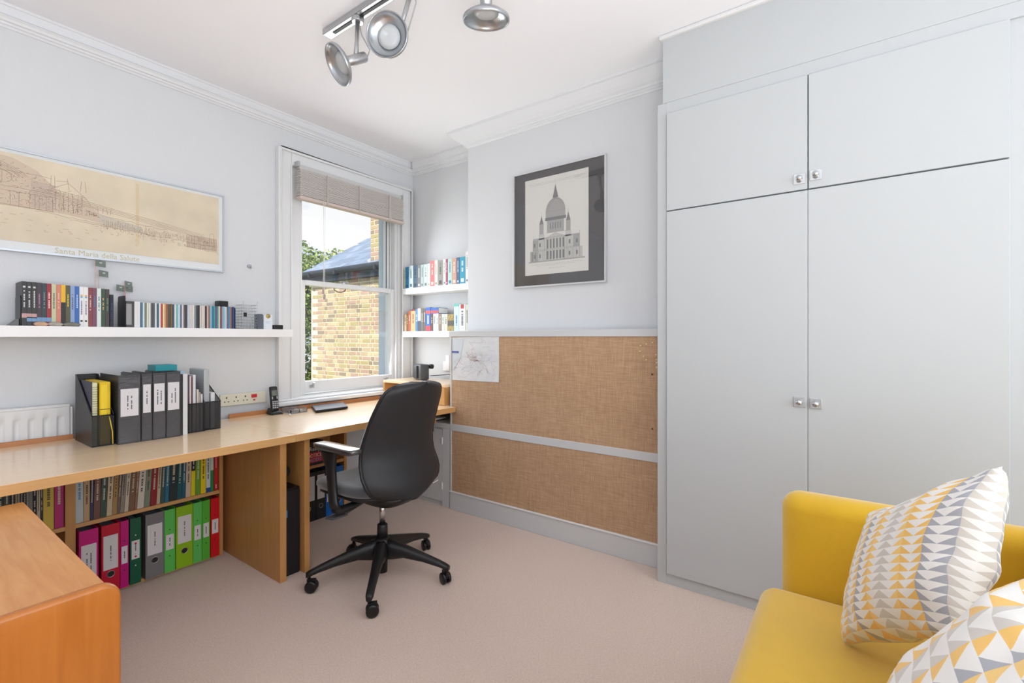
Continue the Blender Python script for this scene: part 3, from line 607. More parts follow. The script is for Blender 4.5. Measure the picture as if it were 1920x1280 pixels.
# ================================================================= pinboard unit on the chimney breast
BUR = bpy.data.materials.new('burlap'); BUR.use_nodes = True; t_ = BUR.node_tree; b_ = t_.nodes['Principled BSDF']; b_.inputs['Roughness'].default_value = .9
tc = nn(t_, 'ShaderNodeTexCoord')
def nz(sc, det=3):
    mp = nn(t_, 'ShaderNodeMapping'); mp.inputs['Scale'].default_value = sc; t_.links.new(tc.outputs['Object'], mp.inputs[0])
    n_ = nn(t_, 'ShaderNodeTexNoise'); n_.inputs['Scale'].default_value = 1; n_.inputs['Detail'].default_value = det; t_.links.new(mp.outputs[0], n_.inputs['Vector']); return n_
na, nb, nc_ = nz((20, 14, 420)), nz((20, 420, 14)), nz((4, 4, 3), 4)
mx = nn(t_, 'ShaderNodeMath', operation='ADD'); t_.links.new(na.outputs['Fac'], mx.inputs[0]); t_.links.new(nb.outputs['Fac'], mx.inputs[1])
mx2 = nn(t_, 'ShaderNodeMath', operation='MULTIPLY_ADD'); mx2.inputs[1].default_value = .42; t_.links.new(mx.outputs[0], mx2.inputs[0]); 
mx3 = nn(t_, 'ShaderNodeMath', operation='MULTIPLY'); mx3.inputs[1].default_value = .16; t_.links.new(nc_.outputs['Fac'], mx3.inputs[0]); t_.links.new(mx3.outputs[0], mx2.inputs[2])
rp = nn(t_, 'ShaderNodeValToRGB'); rp.color_ramp.elements[0].position = .36; rp.color_ramp.elements[0].color = lin((166, 130, 98)); rp.color_ramp.elements[1].position = .62; rp.color_ramp.elements[1].color = lin((202, 168, 134))
t_.links.new(mx2.outputs[0], rp.inputs[0]); t_.links.new(rp.outputs[0], b_.inputs['Base Color'])
bp = nn(t_, 'ShaderNodeBump'); bp.inputs['Strength'].default_value = .5; bp.inputs['Distance'].default_value = .002; t_.links.new(mx.outputs[0], bp.inputs['Height']); t_.links.new(bp.outputs[0], b_.inputs['Normal'])
GREYP = M('pale_grey_paint', (206, 208, 210), .42)
PB = thing('pinboard_unit', 'low boxed cupboard front with two burlap pinboards below the cathedral picture', 'pinboard', (2.52, 1.55, 0))
m = MB(); m.box(2.447, XB-.001, .80, 2.296, 0, 1.205); mesh('carcass', m, GREYP, PB)
mesh('top_ledge', MB().box(2.432, XB-.001, .80, 2.308, 1.205, 1.245), GREYP, PB, bevel=.003)
mesh('rail', MB().box(2.437, 2.447, .80, 2.30, .548, .595), GREYP, PB, bevel=.002)
mesh('stile', MB().box(2.437, 2.447, 2.286, 2.300, .127, .548).box(2.437, 2.447, 2.286, 2.300, .595, 1.205), GREYP, PB, bevel=.002)
mesh('plinth', MB().box(2.434, 2.447, .80, 2.300, 0, .118), GREYP, PB, bevel=.002)
mesh('plinth_cap', MB().box(2.428, 2.447, .80, 2.302, .118, .127), TRIMW, PB, bevel=.003)
mesh('burlap_panel', MB().box(2.4405, 2.4475, .80, 2.286, .595, 1.205), BUR, PB); mesh('burlap_panel', MB().box(2.4405, 2.4475, .80, 2.286, .127, .548), BUR, PB)
pins = [(.92,1.156),(.889,1.164),(.855,1.173),(.924,1.126),(.836,1.11),(.903,1.099),(.889,1.082),(.834,1.085),(.834,1.068),(.833,1.045),(.858,1.007),(.857,.722)]
PINPOS = ['upper left one', 'second from the top', 'topmost', 'leftmost', 'upper of the pins at the panel edge', 'lower left one', 'lowest of the left group', 'second down at the panel edge', 'third down at the panel edge', 'lowest at the panel edge']
for i, (y, z) in enumerate(pins):
    col = M('brass_pin', (240, 216, 160), .3, metal=.3) if i < 10 else M('dark_pin', (90, 60, 40), .4)
    m = MB(); m.lathe([(.001,.0055),(.0045,.004),(.0052,.002),(.004,0),(.0008,0),(.0008,-.002)], (2.4400, y, z), (-1,0,0), 10)
    tag(mesh('drawing_pin', m, col), ('brass pin, %s, in the pinboard corner cluster' % PINPOS[i] if i < 10 else ('dark drawing pin under the brass pin cluster' if i == 10 else 'dark drawing pin low on the right of the upper pinboard')), 'pin', 'drawing pins' if i < 10 else None)
MP = thing('road_map', 'folded road map pinned at the upper left of the burlap board', 'map', (2.438, 2.07, .90))
m = MB(); m.grid([[Vector((2.4385-.002*math.sin(k*PI/4)**2-(.004 if (k == 8 and j == 0) else 0), 2.280-k*.0516, .903+j*.0743+.0008*k)) for k in range(9)] for j in range(5)], smooth=False)
mp_o = mesh('sheet', m, M('map_paper', (220,222,224), .8, var=.06, vscale=14), MP, solid=.0006)
ln1, ln2, ln3 = [], [], []; q = random.Random(11)
for k in range(46):
    x, y = q.uniform(.05, .9), q.uniform(.05, .9); a = q.uniform(0, 6.3); pl = [(x, y)]
    for j in range(q.randrange(3, 8)):
        a += q.uniform(-.7, .7); x += .05*math.cos(a); y += .05*math.sin(a)
        if not (.02 < x < .98 and .02 < y < .98) or (x < .38 and y > x*-1.1+.75 and x+.35 < y): break
        pl.append((x, y))
    if len(pl) > 1: (ln1 if k % 4 else ln2).append(pl)
for k in range(24): a = k*PI/12; ln1.append([(.60+.05*math.cos(a), .55+.05*math.sin(a)), (.60+.22*math.cos(a+.2), .5+.2*math.sin(a+.2))])
for k in range(26): y = .5+q.uniform(-.06,.14); x = .55+q.uniform(-.2,.1); ln3.append([(x, y), (x+.04, y)])
Om = Vector((2.4355, 2.279, .905)); ra, ua = Vector((0, -.408, 0)), Vector((0, 0, .295))
m1 = MB(); strokes(m1, Om, ra, ua, ln1, .0010); mesh('road_lines', m1, C((166,166,172)), MP, fixn=False)
m1 = MB(); strokes(m1, Om, ra, ua, ln2+ln3, .0022); mesh('main_roads', m1, C((216,186,176)), MP, fixn=False)
mesh('title_mark', MB().box(2.4345, 2.4350, 2.216, 2.279, 1.092, 1.106), C((86,96,160)), MP)
mesh('sea', MB().add([(2.4352, 2.277, .96), (2.4352, 2.20, 1.06), (2.4352, 2.17, 1.19), (2.4352, 2.277, 1.19)], [(0,1,2,3)]), C((206,214,220)), MP, fixn=False)

# cathedral picture
K = thing('cathedral_picture', 'framed engraving of a domed cathedral with black mount on the chimney breast', 'picture', (2.59, 1.52, 1.527))
y0, y1, z0, z1 = 1.183, 1.857, 1.527, 2.287
m = MB()
for b in ((y0, y1, z0, z0+.010), (y0, y1, z1-.010, z1), (y0, y0+.010, z0+.010, z1-.010), (y1-.010, y1, z0+.010, z1-.010)): m.box(2.575, 2.599, b[0], b[1], b[2], b[3])
mesh('frame', m, M('pale_silver_frame', (214,216,218), .3, metal=.3), K, bevel=.002)
mesh('mount', MB().box(2.586, 2.598, y0+.010, y1-.010, z0+.010, z1-.010), M('dark_mount', (72,72,74), .8), K)
mesh('print', MB().box(2.585, 2.586, 1.300, 1.762, 1.606, 2.229), M('engraving_paper', (218,217,212), .8), K)
gl = bpy.data.materials.new('picture_glass'); gl.use_nodes = True; tt = gl.node_tree; tt.nodes.clear(); oo = nn(tt, 'ShaderNodeOutputMaterial'); xx_ = nn(tt, 'ShaderNodeMixShader'); xx_.inputs[0].default_value = .06
aa = nn(tt, 'ShaderNodeBsdfTransparent'); gg = nn(tt, 'ShaderNodeBsdfGlossy'); gg.inputs['Roughness'].default_value = .01
tt.links.new(aa.outputs[0], xx_.inputs[1]); tt.links.new(gg.outputs[0], xx_.inputs[2]); tt.links.new(xx_.outputs[0], oo.inputs[0])
mesh('glazing', MB().box(2.580, 2.5815, y0+.010, y1-.010, z0+.010, z1-.010), gl, K)
O = Vector((2.585, 1.762, 1.606)); ry, uz = Vector((0, -.462, 0)), Vector((0, 0, .623))
sh = MB()
def shp(pts, mi=0): sh.add([O+ry*a+uz*b+Vector((-.0003-.0001*mi,0,0)) for a, b in pts], [tuple(range(len(pts)))], mi)
def rc(a0, a1, b0, b1, mi=0): shp([(a0,b0),(a1,b0),(a1,b1),(a0,b1)], mi)
dome = [(.50+.155*math.cos(t), .635+.135*math.sin(t)) for t in [k*PI/20 for k in range(21)]]
shp(dome, 1); rc(.345, .655, .575, .635, 1); rc(.335, .665, .545, .575, 2); rc(.365, .635, .42, .545, 1)
shp([(.455,.77),(.545,.77),(.525,.83),(.50,.905),(.475,.83)], 2)
for u in (.275, .70): rc(u-.035, u+.035, .415, .52, 1); shp([(u-.035,.52),(u+.035,.52),(u+.012,.57),(u,.61),(u-.012,.57)], 2); rc(u-.045, u+.045, .36, .415, 0)
rc(.14, .87, .245, .375, 0); rc(.09, .91, .14, .245, 0); rc(.09, .22, .14, .24, 1); rc(.13, .22, .25, .36, 1); rc(.78, .87, .25, .37, 1)
shp([(.37,.375),(.63,.375),(.50,.415)], 0)
for k in range(6):
    u = .375+k*.05; rc(u-.012, u+.012, .26, .355, 2); rc(u-.014, u+.014, .15, .235, 2)
for k in range(14): u = .12+k*.058; rc(u, u+.006, .145, .24, 1)
for u in (.25, .72, .83, .16): rc(u-.012, u+.012, .17, .21, 2); rc(u-.012, u+.012, .285, .325, 2)
for k in range(5): u = .42+k*.04; rc(u-.006, u+.006, .455, .52, 2)
rc(.06, .95, .128, .140, 1)
mesh('engraving_shading', sh, [C((192,192,188)), C((164,164,162)), C((118,118,118))], K, fixn=False)
ln = []
for k in range(17): a = k*PI/16; ln.append([(.50+.155*math.cos(a)*c_, .635+.135*math.sin(a)**1*math.sqrt(max(0, 1-(1-c_)**2)) if False else .635+.135*math.sin(a)) for c_ in (1,)]+[(.50, .77)]) if k % 2 == 0 else None
for b in (.14, .245, .255, .365, .375, .42, .545, .575, .635): ln.append([(.14 if b < .4 else .34, b), (.87 if b < .4 else .66, b)])
ln += [[(.37,.375),(.50,.415),(.63,.375)], [(.09,.14),(.09,.245),(.91,.245),(.91,.14)]]
for u in (.14,.22,.32,.36,.64,.68,.78,.87): ln.append([(u,.14),(u,.375)])
for u in (.14,.275,.50,.70,.87): b = {.14:.375,.275:.61,.50:.905,.70:.61,.87:.375}[u]; ln.append([(u, b), (u, b+.03)])
ql = random.Random(5)
for row_, (a0, a1) in ((.105,(.12,.9)),(.092,(.2,.8)),(.945,(.05,.95)),(.93,(.1,.9)),(.06,(.4,.62))):
    u = a0
    while u < a1: L = ql.uniform(.01,.04); ln.append([(u, row_+ql.uniform(-.002,.002)), (u+L, row_)]); u += L+.012
m1 = MB(); strokes(m1, O, ry, uz, ln, .0012, .0009); mesh('engraving_lines', m1, C((130,130,130)), K, fixn=False)

# cupboard under the alcove, with a little clutter on it
AC = thing('alcove_cupboard', 'low pale grey cupboard in the alcove beside the pinboard', 'cupboard', (2.62, 2.68, 0))
mesh('carcass', MB().box(2.452, XA-.001, 2.31, 3.05, 0, .555), GREYP, AC); mesh('top_board', MB().box(2.440, XA-.001, 2.305, 3.05, .555, .592), GREYP, AC, bevel=.002)
mesh('stile', MB().box(2.438, 2.452, 2.308, 2.375, .0, .555), GREYP, AC); d = mesh('door', MB().box(2.440, 2.452, 2.380, 3.04, .03, .545), GREYP, AC, bevel=.003)
for z in (.12, .44): mesh('hinge', MB().box(2.434, 2.440, 2.372, 2.386, z, z+.05), M('white_hinge', (232,234,236), .3), d, bevel=.002)
m = MB(); m.box(2.45, 2.56, 2.46, 2.62, .5925, .600); m.box(2.45, 2.56, 2.46, 2.62, .600, .612, 1)
tag(mesh('notebook', m, [BLACKP, PAPER]), 'small black and white notebook on the alcove cupboard', 'notebook')
tag(mesh('black_adaptor', MB().box(2.60, 2.72, 2.34, 2.44, .5925, .64), BLACKP, bevel=.006), 'black box on the alcove cupboard under the desk end', 'adaptor')

# ================================================================= wardrobe
WX, WY0, WY1 = 2.318, -.47, .787
WD = thing('fitted_wardrobe', 'large white built-in wardrobe with four doors right of the chimney breast', 'wardrobe', (2.5, .16, 0))
mesh('frame', MB().box(WX+.004, XB+.18, WY0, WY1, 0, 2.344), WARD, WD)
mesh('stile', MB().box(WX-.006, WX+.004, .742, WY1, 0, 2.344), WARD, WD, bevel=.002)
mesh('plinth', MB().box(WX-.004, WX+.004, WY0, .742, 0, .052), WARD, WD)
mesh('top_rail', MB().box(WX-.005, WX+.004, WY0, .742, 2.290, 2.344), WARD, WD)
mesh('gap_shadow', MB().box(WX+.001, WX+.005, -.43, .742, .05, 2.29), M('gap_dark', (120,124,128), .8), WD)
mesh('overhead_box', MB().box(WX-.006, XB+.18, WY0, .760, 2.3445, ZC-.022), WARD, WD)
mesh('cornice_bead', MB().box(WX-.022, XB+.18, WY0, .775, ZC-.022, ZC-.001), TRIMW, WD, bevel=.006, seg=3)
def knob(d, y, z, size=.020):
    x = WX-.018; m = MB(); m.box(x-.003, x, y-size, y+size, z-size, z+size); kn = mesh('backplate', m, M('clear_backplate', (190, 194, 196), .12, metal=.7), d, bevel=.002)
    m = MB(); m.lathe([(.006, 0), (.005, .008), (.010, .013), (.012, .018), (.010, .023), (.001, .025)], (x-.003, y, z), (-1, 0, 0), 20)
    mesh('knob', m, CHROME, d)
for (a, b, z_0, z_1, kz, ky) in ((.157, .738, 1.815, 2.286, 1.860, .186), (-.43, .153, 1.815, 2.286, 1.866, .128), (.156, .738, .056, 1.809, .931, .186), (-.43, .1545, .056, 1.809, .929, .128)):
    d = mesh('door', MB().box(WX-.018, WX, a, b, z_0, z_1), WARD, WD, bevel=.0012)
    knob(d, ky, kz, .0215)
struct('wall_wardrobe', MB().box(WX+.004, XA, YR-.1, WY0, 0, ZC), WALL)

# ================================================================= desks
DL = thing('left_desk', 'beech desk section along the wall, left half with black files on it', 'desk', (.5, 2.6, 0))
mesh('desktop', MB().box(-.75, 1.2705, 2.240, 3.000, .683, .72), BEECH, DL, bevel=.002)
mesh('front_edge', MB().box(-.75, 1.2705, 2.2385, 2.240, .684, .719), BEECHE, DL)
mesh('end_panel', MB().box(1.207, 1.239, 2.268, 2.96, 0, .683), BEECHV, DL, bevel=.0015)
mesh('end_panel', MB().box(-.72, -.69, 2.268, 2.96, 0, .683), BEECHV, DL)
mesh('back_strip', MB().box(-.75, .60, 3.000, 3.012, .70, .742), DKWOOD, DL, bevel=.001)
DR = thing('right_desk', 'beech desk section under the window, right half of the worktop', 'desk', (1.85, 2.6, 0))
mesh('desktop', MB().box(1.2725, 2.425, 2.240, 3.000, .683, .72), BEECH, DR, bevel=.002)
mesh('front_edge', MB().box(1.2725, 2.425, 2.2385, 2.240, .684, .719), BEECHE, DR)
mesh('end_panel', MB().box(1.333, 1.362, 2.268, 2.96, 0, .683), BEECHV, DR, bevel=.0015)
mesh('support', MB().box(2.36, 2.40, 2.40, 2.9, .593, .683), BEECHV, DR)
mesh('back_strip', MB().box(1.29, 2.39, 3.000, 3.012, .70, .745), DKWOOD, DR, bevel=.001)
# raised hutch
HU = thing('hutch', 'raised beech shelf box on the right end of the desk', 'shelf unit', (2.58, 2.68, .7205))
mesh('top', MB().box(2.42, XA-.03, 2.33, 3.00, .848, .868), BEECH, HU, bevel=.0015)
mesh('side_panel', MB().box(2.42, XA-.03, 2.982, 3.00, .7205, .848), BEECHV, HU)
mesh('divider', MB().box(2.42, XA-.03, 2.455, 2.47, .7205, .848), BEECHV, HU)
mesh('side_panel', MB().box(2.42, XA-.03, 2.33, 2.345, .7205, .848), BEECHV, HU)
mesh('drawer_front', MB().box(2.415, 2.42, 2.335, 2.452, .722, .846), BEECHE, HU, bevel=.001)
mesh('back_panel', MB().box(XA-.035, XA-.03, 2.345, 2.982, .7205, .848), BEECHV, HU)
tag(mesh('desk_extension', MB().box(2.426, XA-.02, 2.32, 3.012, .683, .720), BEECH, bevel=.001), 'beech worktop piece in the alcove under the raised shelf box', 'desk')
tag(mesh('paper_stack', MB().box(2.45, 2.66, 2.50, 2.70, .7205, .752).box(2.46, 2.66, 2.51, 2.69, .752, .79), PAPER), 'stack of white papers inside the raised shelf box', 'papers')
# low honey wood unit bottom left
LU = thing('low_cabinet', 'low honey coloured wooden cabinet with a raised rounded end, front left', 'cabinet', (0, 1.8, 0))
mesh('top', MB().box(-.62, .322, 1.306, 2.235, .625, .655), HONEY, LU, bevel=.002)
mesh('side_panel', MB().box(.297, .322, 1.306, 2.235, 0, .625), HONEYV, LU); mesh('side_panel', MB().box(-.62, -.595, 1.306, 2.235, 0, .625), HONEYV, LU)
pr = [(-.63, 0), (.334, 0)]; 
for k in range(9): a = k*PI/16; pr.append((.334-.035+.035*math.cos(a), .643+.035*math.sin(a)))
for k in range(9): a = PI/2+k*PI/16; pr.append((-.63+.035+.035*math.cos(a), .643+.035*math.sin(a)))
mesh('end_panel', MB().prism([(x, 1.280, z) for x, z in pr], (0, .026, 0)), HONEYV, LU, bevel=.008, seg=4)

# ---------------------------------------------------------------- bookcase under the left desk
BC = thing('low_bookcase', 'beech bookcase under the left desk holding books above binders', 'bookcase', (.6, 2.92, 0))
mesh('side', MB().box(1.166, 1.184, 2.83, 3.014, 0, .68), BEECHV, BC); mesh('side', MB().box(-.45, -.43, 2.83, 3.014, 0, .68), BEECHV, BC)
mesh('upright', MB().box(.538, .573, 2.83, 3.014, 0, .68), BEECHV, BC)
mesh('shelf', MB().box(.573, 1.166, 2.832, 3.006, .343, .361), BEECHE, BC); mesh('shelf', MB().box(-.43, .538, 2.832, 3.006, .343, .361), BEECHE, BC)
mesh('base_board', MB().box(.573, 1.166, 2.832, 3.006, 0, .016), BEECHE, BC)
mesh('back', MB().box(-.43, 1.166, 3.006, 3.014, 0, .66), BEECHV, BC)
BX = [.5748,.6021,.6243,.6374,.6621,.6853,.707,.7249,.737,.7534,.7699,.7929,.8034,.8313,.8554,.882,.8978,.9161,.9345,.9698,.9914,1.0084,1.033,1.053,1.0783,1.104,1.1263]
bb = [((190,204,206),'white and blue'),((196,164,124),'tan'),((52,60,92),'navy'),((120,84,78),'plum brown'),((64,88,76),'dark green'),((206,190,158),'cream'),((170,138,84),'mustard'),((118,104,94),'grey brown'),((150,140,128),'grey'),((204,196,178),'off-white'),((128,96,72),'brown'),((150,112,90),'clay'),((214,208,196),'slim white'),((130,142,124),'sage'),((142,28,40),'dark red'),((198,180,152),'beige'),((60,86,84),'dark teal'),((32,112,140),'blue'),((36,52,54),'black green'),((24,90,98),'teal'),((36,92,118),'deep blue'),((206,190,166),'cream'),((226,210,30),'yellow and black'),((106,160,50),'lime green'),((232,208,20),'yellow'),((206,214,218),'white and blue'),((40,140,70),'green')]
for i, (c, nm) in enumerate(bb):
    x0 = BX[i]; x1 = (BX+[1.1270])[i+1] if i+1 < len(BX) else 1.142
    pr = [(.35,.85,C((70,60,56)) if sum(c) > 380 else C((206,200,180)),'text')]
    if i == 22: pr = [(.55,1,BLK,'band'),(.6,.9,WHT,'text')]
    if i == 25: pr = [(.0,.1,C((40,80,160)),'band'),(.3,.8,C((40,50,70)),'text')]
    if i == 26: pr = [(.5,1,C((206,222,200)),'band')]
    if i == 0: pr = [(.45,.95,C((60,130,170)),'text')]
    lean = .06*min(1, i/8)*(max(0, (26-i)/14) if i > 12 else 1)
    book('book', x0+.0008-lean*.06, x1-.0008-lean*.06, 2.842, 3.0, .3612, R.uniform(.225,.245) if lean == 0 else R.uniform(.22,.24), C(c), '%s book, %s from the left in the bookcase row above the binders' % (nm, ordn(i)), 'book', 'books in the low bookcase', True, lean, 'x', pr)
book('book', 1.1445, 1.163, 2.842, 3.0, .3612, .245, C((196,40,44)), 'red book at the right end of the bookcase row above the binders', 'book', 'books in the low bookcase', True, 0, 'x', [(.5,.95,C((230,160,160)),'text'),(.05,.15,C((240,210,210)),'text')])
for i, (x0, x1, c, nm) in enumerate([(.335,.352,(60,70,66),'dark green'),(.353,.370,(84,84,84),'grey'),(.371,.385,(40,40,44),'black'),(.386,.399,(170,160,140),'beige'),(.4,.409,(50,60,70),'slate'),(.4098,.4177,(40,44,44),'black'),(.4185,.4273,(100,104,104),'grey'),(.428,.4369,(150,152,146),'silver'),(.4375,.4499,(34,34,38),'jet black'),(.4505,.4605,(196,184,160),'cream'),(.4615,.4690,(60,52,50),'dark brown'),(.470,.5035,(214,188,80),'thick yellow'),(.5055,.5355,(190,46,120),'thick magenta')]):
    book('book', x0, x1, 2.842, 3.0, .3612, .235 if i < 11 else .26, C(c), '%s book, %s from the right in the left bay of the bookcase' % (nm, ordn(12-i)), 'book', 'books in the left bookcase bay', True, 0, 'x', [(.4,.8,C((210,206,190)) if sum(c) < 400 else C((90,80,60)),'text')])
# binders
def binder(x0, x1, c, lab, z0=.0165, h=.315, y0=2.802, y1=3.0, lever=True, label_z=(.42,.80), dots=False, group='binders in the low bookcase', y_in=.8, lines=2):
    b = thing('ring_binder', lab, 'binder', ((x0+x1)/2, (y0+y1)/2, z0), group); mt = C(c, .4); m = MB(); t = .003
    m.box(x0, x1, y0, y0+t, z0, z0+h); m.box(x0, x0+t, y0+t, y1, z0, z0+h); m.box(x1-t, x1, y0+t, y1, z0, z0+h); mesh('cover', m, mt, b, fixn=False)
    mesh('papers', MB().box(x0+t, x1-t, y0+.02, y1-.02, z0+.004, z0+h-.018), C((120,126,134), .8), b)
    w = x1-x0; a, e = x0+w*(.10 if w > .05 else .14), x1-w*(.10 if w > .05 else .14)
    l = mesh('label_card', MB().box(a, e, y0-.0008, y0, z0+h*label_z[0], z0+h*label_z[1]), C((214,212,216), .7), b)
    m = MB(); zz0, zz1 = z0+h*label_z[0], z0+h*label_z[1]; cx = (a+e)/2
    for kk in range(lines if w > .05 else 1):
        off = (kk-(lines-1)/2)*.014 if w > .05 else 0; z = zz0+(zz1-zz0)*.25
        while z < zz0+(zz1-zz0)*.75:
            L = R.uniform(.003,.008)
            if R.random() > .2: m.box(cx+off-.002, cx+off+.002, y0-.0012, y0-.0008, z, z+L*.8)
            z += L
    if m.v: mesh('writing', m, INK, l, fixn=False)
    if lever and w > .05:
        m = MB(); m.lathe([(.013, 0), (.014, .002), (.0155, .0015), (.0155, -.001)], (cx, y0-.0005, z0+h*.27), (0,-1,0), 18); mesh('finger_ring', m, STEEL, b)
        mesh('finger_hole', MB().lathe([(.0005, .001), (.013, .001)], (cx, y0-.0005, z0+h*.27), (0,-1,0), 18), BLK, b)
    elif lever:
        m = MB()
        for z in (label_z[0]-.10, label_z[1]+.08): m.lathe([(.0005,.001),(.0028,.001),(.003,0)], (cx, y0, z0+h*z), (0,-1,0), 8)
        mesh('rivet', m, BLACKP if not dots else PAPER, b)
    if dots: mesh('red_dots', MB().lathe([(.0005,.0016),(.0045,.0016),(.0045,.0008)], (cx, y0, zz1-.014), (0,-1,0), 12).lathe([(.0005,.0016),(.0045,.0016),(.0045,.0008)], (cx, y0, zz0+.012), (0,-1,0), 12), C((190,30,60)), b)
    return b
for a in [(.5790,.6452,(196,10,120),'wide magenta lever arch binder, leftmost in the bookcase',(.30,.79)),(.6560,.7230,(190,10,46),'wide crimson lever arch binder beside the leftmost magenta one',(.34,.84)),(.7250,.7566,(190,10,120),'narrow magenta ring binder between crimson and dark green binders',(.36,.62)),
          (.7620,.8050,(10,86,62),'dark green ring binder with red dots on its label',(.38,.66)),(.8230,.8990,(118,118,120),'wide grey lever arch binder',(.36,.83)),(.9010,.9470,(90,190,86),'mid green ring binder right of the grey one',(.36,.60)),
          (.9510,1.0265,(138,186,22),'wide lime green lever arch binder',(.40,.84)),(1.0285,1.0690,(92,190,90),'pale green ring binder right of the wide lime one',(.38,.62)),(1.0710,1.1075,(82,176,54),'grass green ring binder second from the right',(.38,.62)),(1.1115,1.1545,(204,14,26),'bright red ring binder, rightmost in the bookcase',(.40,.64))]:
    binder(a[0], a[1], a[2], a[3], label_z=a[4], dots='red dots' in a[3], lines=2 if 'leftmost in' in a[3] else 1)

# ---------------------------------------------------------------- unit under the right desk
UR = thing('small_bookcase', 'beech bookcase under the right desk, behind the chair', 'bookcase', (1.70, 2.95, 0))
mesh('side', MB().box(1.974, 1.994, 2.862, 3.04, 0, .60), BEECHV, UR); mesh('side', MB().box(1.42, 1.44, 2.862, 3.04, 0, .60), BEECHV, UR); mesh('shelf', MB().box(1.44, 1.974, 2.866, 3.03, .345, .365), BEECHV, UR)
mesh('back', MB().box(1.44, 1.974, 3.03, 3.04, 0, .60), BEECHV, UR); mesh('top', MB().box(1.42, 1.994, 2.862, 3.04, .60, .618), BEECHV, UR)
g = thing('board_game_box', 'black and red board game box on the shelf under the right desk', 'game box', (1.73, 2.93, .3655))
mesh('box', MB().box(1.62, 1.815, 2.860, 3.02, .3655, .52), BLK, g, bevel=.001)
mesh('red_panel', MB().box(1.62, 1.815, 2.8590, 2.860, .385, .45), C((196,30,44)), g)
text('title', 'Really', WHT, g, (1.715, 2.8588, .452), (1,0,0), (0,0,1), .036, .075)
text('title', 'NOTICE', C((232,226,226)), g, (1.70, 2.8588, .418), (1,0,0), (0,0,1), .024, .10)
text('title', 'ORDERS', C((150,170,220)), g, (1.70, 2.8588, .390), (1,0,0), (0,0,1), .022, .10)
for x0, x1, c, lb in ((1.60, 1.655, (30,30,34), 'black lever arch binder under the desk, leftmost'), (1.66, 1.7665, (30,30,34), 'black lever arch binder with a white label, second under the desk'), (1.769, 1.835, (32,32,36), 'black lever arch binder with a white label, beside the blue one'), (1.838, 1.888, (20,104,190), 'bright blue binder beside the black ones under the desk'), (1.900, 1.970, (24,100,176), 'blue lever arch binder at the right end under the desk')):
    binder(x0, x1, c, lb, .0, .318, 2.868, 3.025, True, (.42,.92) if c[0] < 40 and c[2] < 50 else (.30,.86), group='binders under the right desk')
PC = thing('pc_tower', 'black computer tower standing in the slot between the desk panels', 'computer', (1.30, 2.6, 0))
mesh('case', MB().box(1.243, 1.329, 2.306, 2.74, .0, .44), M('pc_black', (16,16,18), .35), PC, bevel=.004)
mesh('front_bezel', MB().box(1.246, 1.326, 2.300, 2.306, .01, .43), BLACKP, PC, bevel=.003)
mesh('power_light', MB().box(1.252, 1.260, 2.297, 2.300, .30, .335), M('blue_light', (50,130,200), .3), PC)
m = MB(); m.grid([[Vector((1.286+(.036+.005*math.sin(5*a))*math.cos(a)*math.cos(b), 2.46+.12*math.sin(a)*math.cos(b), .5115+.062*math.sin(b)+.008*math.sin(3*a+2*b))) for a in [k*2*PI/18 for k in range(18)]] for b in [-PI/2+j*PI/10 for j in range(11)]], close=True)
tag(mesh('black_bag', m, M('black_cloth', (30,30,32), .9, bump=.4, bscale=40)), 'crumpled black cloth bag on top of the computer tower', 'bag')

# ================================================================= things on the desks
ZD = .7202
MESHB = M('black_mesh', (34,34,38), .45, alpha=.52); 
def mag_file(x0, x1, y0, y1, hf, hb, label, z0=ZD, mat=BLACKP, kmid=.0):
    b = thing('magazine_file', label, 'magazine file', ((x0+x1)/2, (y0+y1)/2, z0), 'black magazine files on the desk'); t = .0022
    prof = [(y0, z0), (y1, z0), (y1, z0+hb), (y1-.03, z0+hb), (y0, z0+hf)]
    for x in (x0, x1-t): mesh('side', MB().prism([(x, y, z) for y, z in prof], (t, 0, 0)), mat, b)
    mesh('front', MB().box(x0+t, x1-t, y0, y0+t, z0, z0+hf), MESHB, b); mesh('back', MB().box(x0+t, x1-t, y1-t, y1, z0, z0+hb), mat, b); mesh('base', MB().box(x0+t, x1-t, y0+t, y1-t, z0, z0+t), mat, b)
    m = MB()
    for x in (x0+t/2, x1-t/2): m.tube([(x, y0, z0+hf), (x, y1-.03, z0+hb), (x, y1, z0+hb)], .0026, 6)
    m.tube([(x0, y0, z0+hf), (x1, y0, z0+hf)], .0028, 6); m.tube([(x0, y1, z0+hb), (x1, y1, z0+hb)], .0026, 6); mesh('rim', m, BLACKP, b)
    return b
mag_file(.597, .674, 2.690, 2.955, .135, .305, 'black magazine file with a yellow folder, leftmost on the left desk')
nb = thing('spiral_notebook', 'dark blue spiral notebook in the leftmost magazine file', 'notebook', (.617, 2.82, ZD+.003))
mesh('cover', MB().box(.6015, .6035, 2.712, 2.93, ZD+.003, ZD+.285).box(.6205, .6225, 2.712, 2.93, ZD+.003, ZD+.275), C((36,36,66)), nb)
mesh('pages', MB().box(.6035, .6205, 2.712, 2.925, ZD+.003, ZD+.28), C((214,214,170)), nb)
m = MB()
for k in range(24): z = ZD+.02+k*.0105; m.tube([(.612+.009*math.cos(a), 2.708+.006*math.sin(a), z) for a in [j*PI/4 for j in range(9)]], .0011, 4, cap=False)
mesh('spiral', m, STEEL, nb, fixn=False)
yf = thing('document_folder', 'bright yellow document folder in the leftmost magazine file', 'folder', (.645, 2.82, ZD+.003))
mesh('body', MB().box(.6265, .6645, 2.700, 2.935, ZD+.003, ZD+.282), M('yellow_card', (226,190,10), .5, var=.08, vscale=20), yf, bevel=.004)
mesh('flap', MB().box(.630, .652, 2.698, 2.70, ZD+.01, ZD+.27), C((236,204,40)), yf); 
